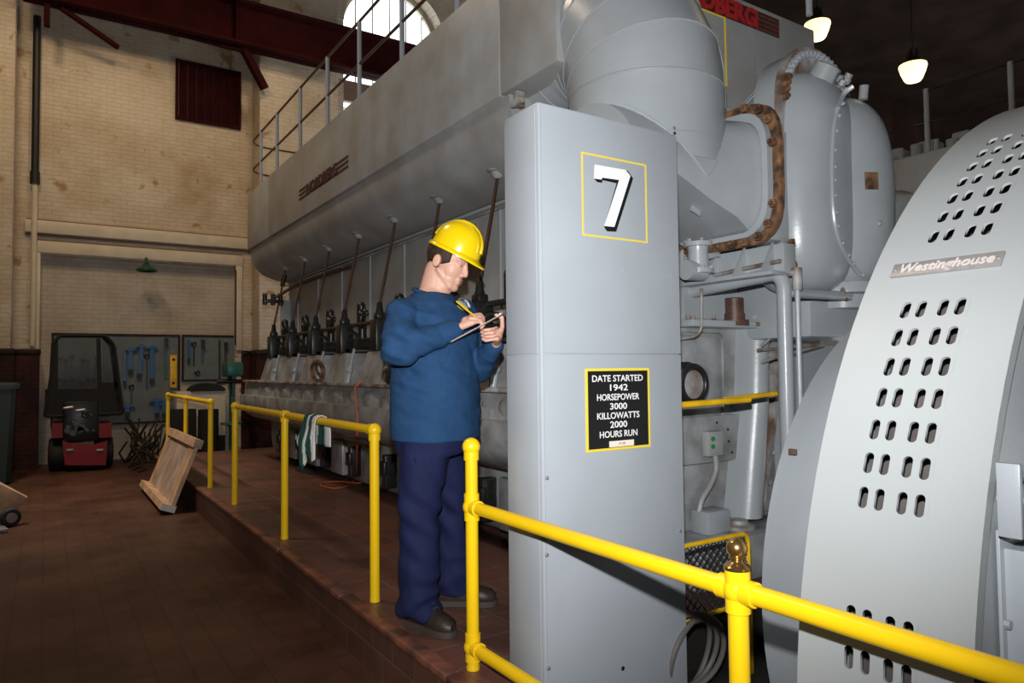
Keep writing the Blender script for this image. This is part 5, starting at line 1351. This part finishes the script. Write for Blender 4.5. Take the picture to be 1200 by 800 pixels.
# chest emblem
bv = BVHTree.FromPolygons([PW @ v.co for v in shirt.data.vertices], [tuple(p.vertices) for p in shirt.data.polygons])
def decal(poly, m, name, off):
    """flat cloth emblem laid on the shirt surface"""
    cpx = sum(k[0] for k in poly)/len(poly); cpy = sum(k[1] for k in poly)/len(poly); rings = []
    for f_ in (1., .66, .33, .02):
        ring = []
        for px, py in poly:
            d = (atY(cpx+(px-cpx)*f_, cpy+(py-cpy)*f_, 10.)-EYE).normalized(); hit = bv.ray_cast(EYE, d)
            ring.append(hit[0]-d*off if hit[0] is not None else EYE+d*3.35)
        rings.append(ring)
    return MB().loft(rings, cap=False).build(name, m, shirt)
oval = [(544.+7.0*cos(2*pi*i/20)+1.2*sin(2*pi*i/20), 355.5+6.6*sin(2*pi*i/20)+3.0*cos(2*pi*i/20)) for i in range(20)]
decal(oval, 'white', 'chest_emblem', .013)
decal([(541.5, 352.5), (544, 352), (547, 354.5), (547.5, 357), (546, 357.5), (544.5, 354.8), (542, 354)], 'blue', 'emblem_swirl', .016)
decal([(536, 356), (540, 359), (545, 361.5), (549, 362.5), (548, 364.5), (543, 363.8), (538, 361), (535.5, 358)], 'signyellow', 'emblem_band', .016)
# ---- hard hat
hh = radians(27); ha = V((hd_.x*cos(hh), hd_.y*cos(hh), -sin(hh))); hb = HYv; hcz = ha.cross(hb); HAT = H(.020, 0, .062)
def K(x, y, z): return HAT+ha*x+hb*y+hcz*z
nn = 44
def ringh(z, k, ex=0., fl_=0.):
    out = []
    for i in range(nn):
        t = 2*pi*i/nn; fr = max(0, cos(t))**2.2
        out.append(K((.128*k+ex+fl_*fr)*cos(t), (.110*k+ex)*sin(t), z-.010*fr*(fl_ > 0)))
    return out
prof_h = [(z*1.1, k) for z, k in [(.0, 1.0), (.03, .985), (.06, .945), (.085, .87), (.105, .76), (.122, .60), (.134, .40), (.140, .2), (.1415, .02)]]
hat = lb(MB().loft([ringh(z, k) for z, k in prof_h], cap=False), 'hard_hat', 'helmet', per)
lb(MB().loft([ringh(.012, .995), ringh(.006, 1., .008, .014), ringh(-.002, 1., .012, .034), ringh(-.009, 1., .012, .035), ringh(-.006, 1., .006, .02), ringh(.0, .985)], cap=False), 'brim', 'helmet', hat)
rd = MB()
for yy, w_ in ((-.034, .008), (0, .012), (.034, .008)):
    pts = []
    for i in range(15):
        t = radians(14)+radians(152)*i/14; c_, s__ = cos(t), sin(t)
        sc_ = sqrt(max(0, 1-(yy/.112)**2)); pts.append(K(.126*c_*sc_, yy, .155*(s__**.85)*sc_-.001))
    rd.tube(pts, w_, 8)
lb(rd, 'crown_ridges', 'helmet', hat)
# ---- clipboard and pencil (held things)
BC = V((.200, -.170, 1.388)); bu = V((.882, 0, .471)); bvv = V((0, 1, 0)); bn_ = bu.cross(bvv)
clip = thing('clipboard', 'brown clipboard held level in the left hand of the man', 'clipboard', tuple(PW @ BC), radians(-28.4))
Rb = Matrix((bu, bvv, bn_)).transposed(); Rw = PW.to_3x3()
wc_ = lambda p: PW @ p
bn_ = -bn_ if bn_.z < 0 else bn_
MB().box(wc_(BC), (.285, .225, .005), Rw @ Rb, .001).build('board', 'board', clip)
MB().box(wc_(BC+bn_*.0035-bu*.005), (.262, .205, .0015), Rw @ Rb).build('paper', 'paper', clip)
MB().box(wc_(BC+bn_*.010+bu*.125), (.03, .09, .012), Rw @ Rb, .004).build('clip', 'steel', clip)
pt, pe = V((.232, -.215, 1.409)), V((.093, -.290, 1.518))
pen = thing('pencil', 'yellow pencil in the right hand of the man', 'pencil', tuple(PW @ pt), 0)
d = (pe-pt)
MB().cyl(wc_(pt+d*.1), wc_(pt+d*.93), .0042, n=6).build('shaft', 'yellow', pen)
MB().cyl(wc_(pt), wc_(pt+d*.1), .0008, .0042, 8).build('point', 'wood', pen)
MB().cyl(wc_(pt+d*.93), wc_(pe), .0042, n=8).build('end_cap', 'black', pen)
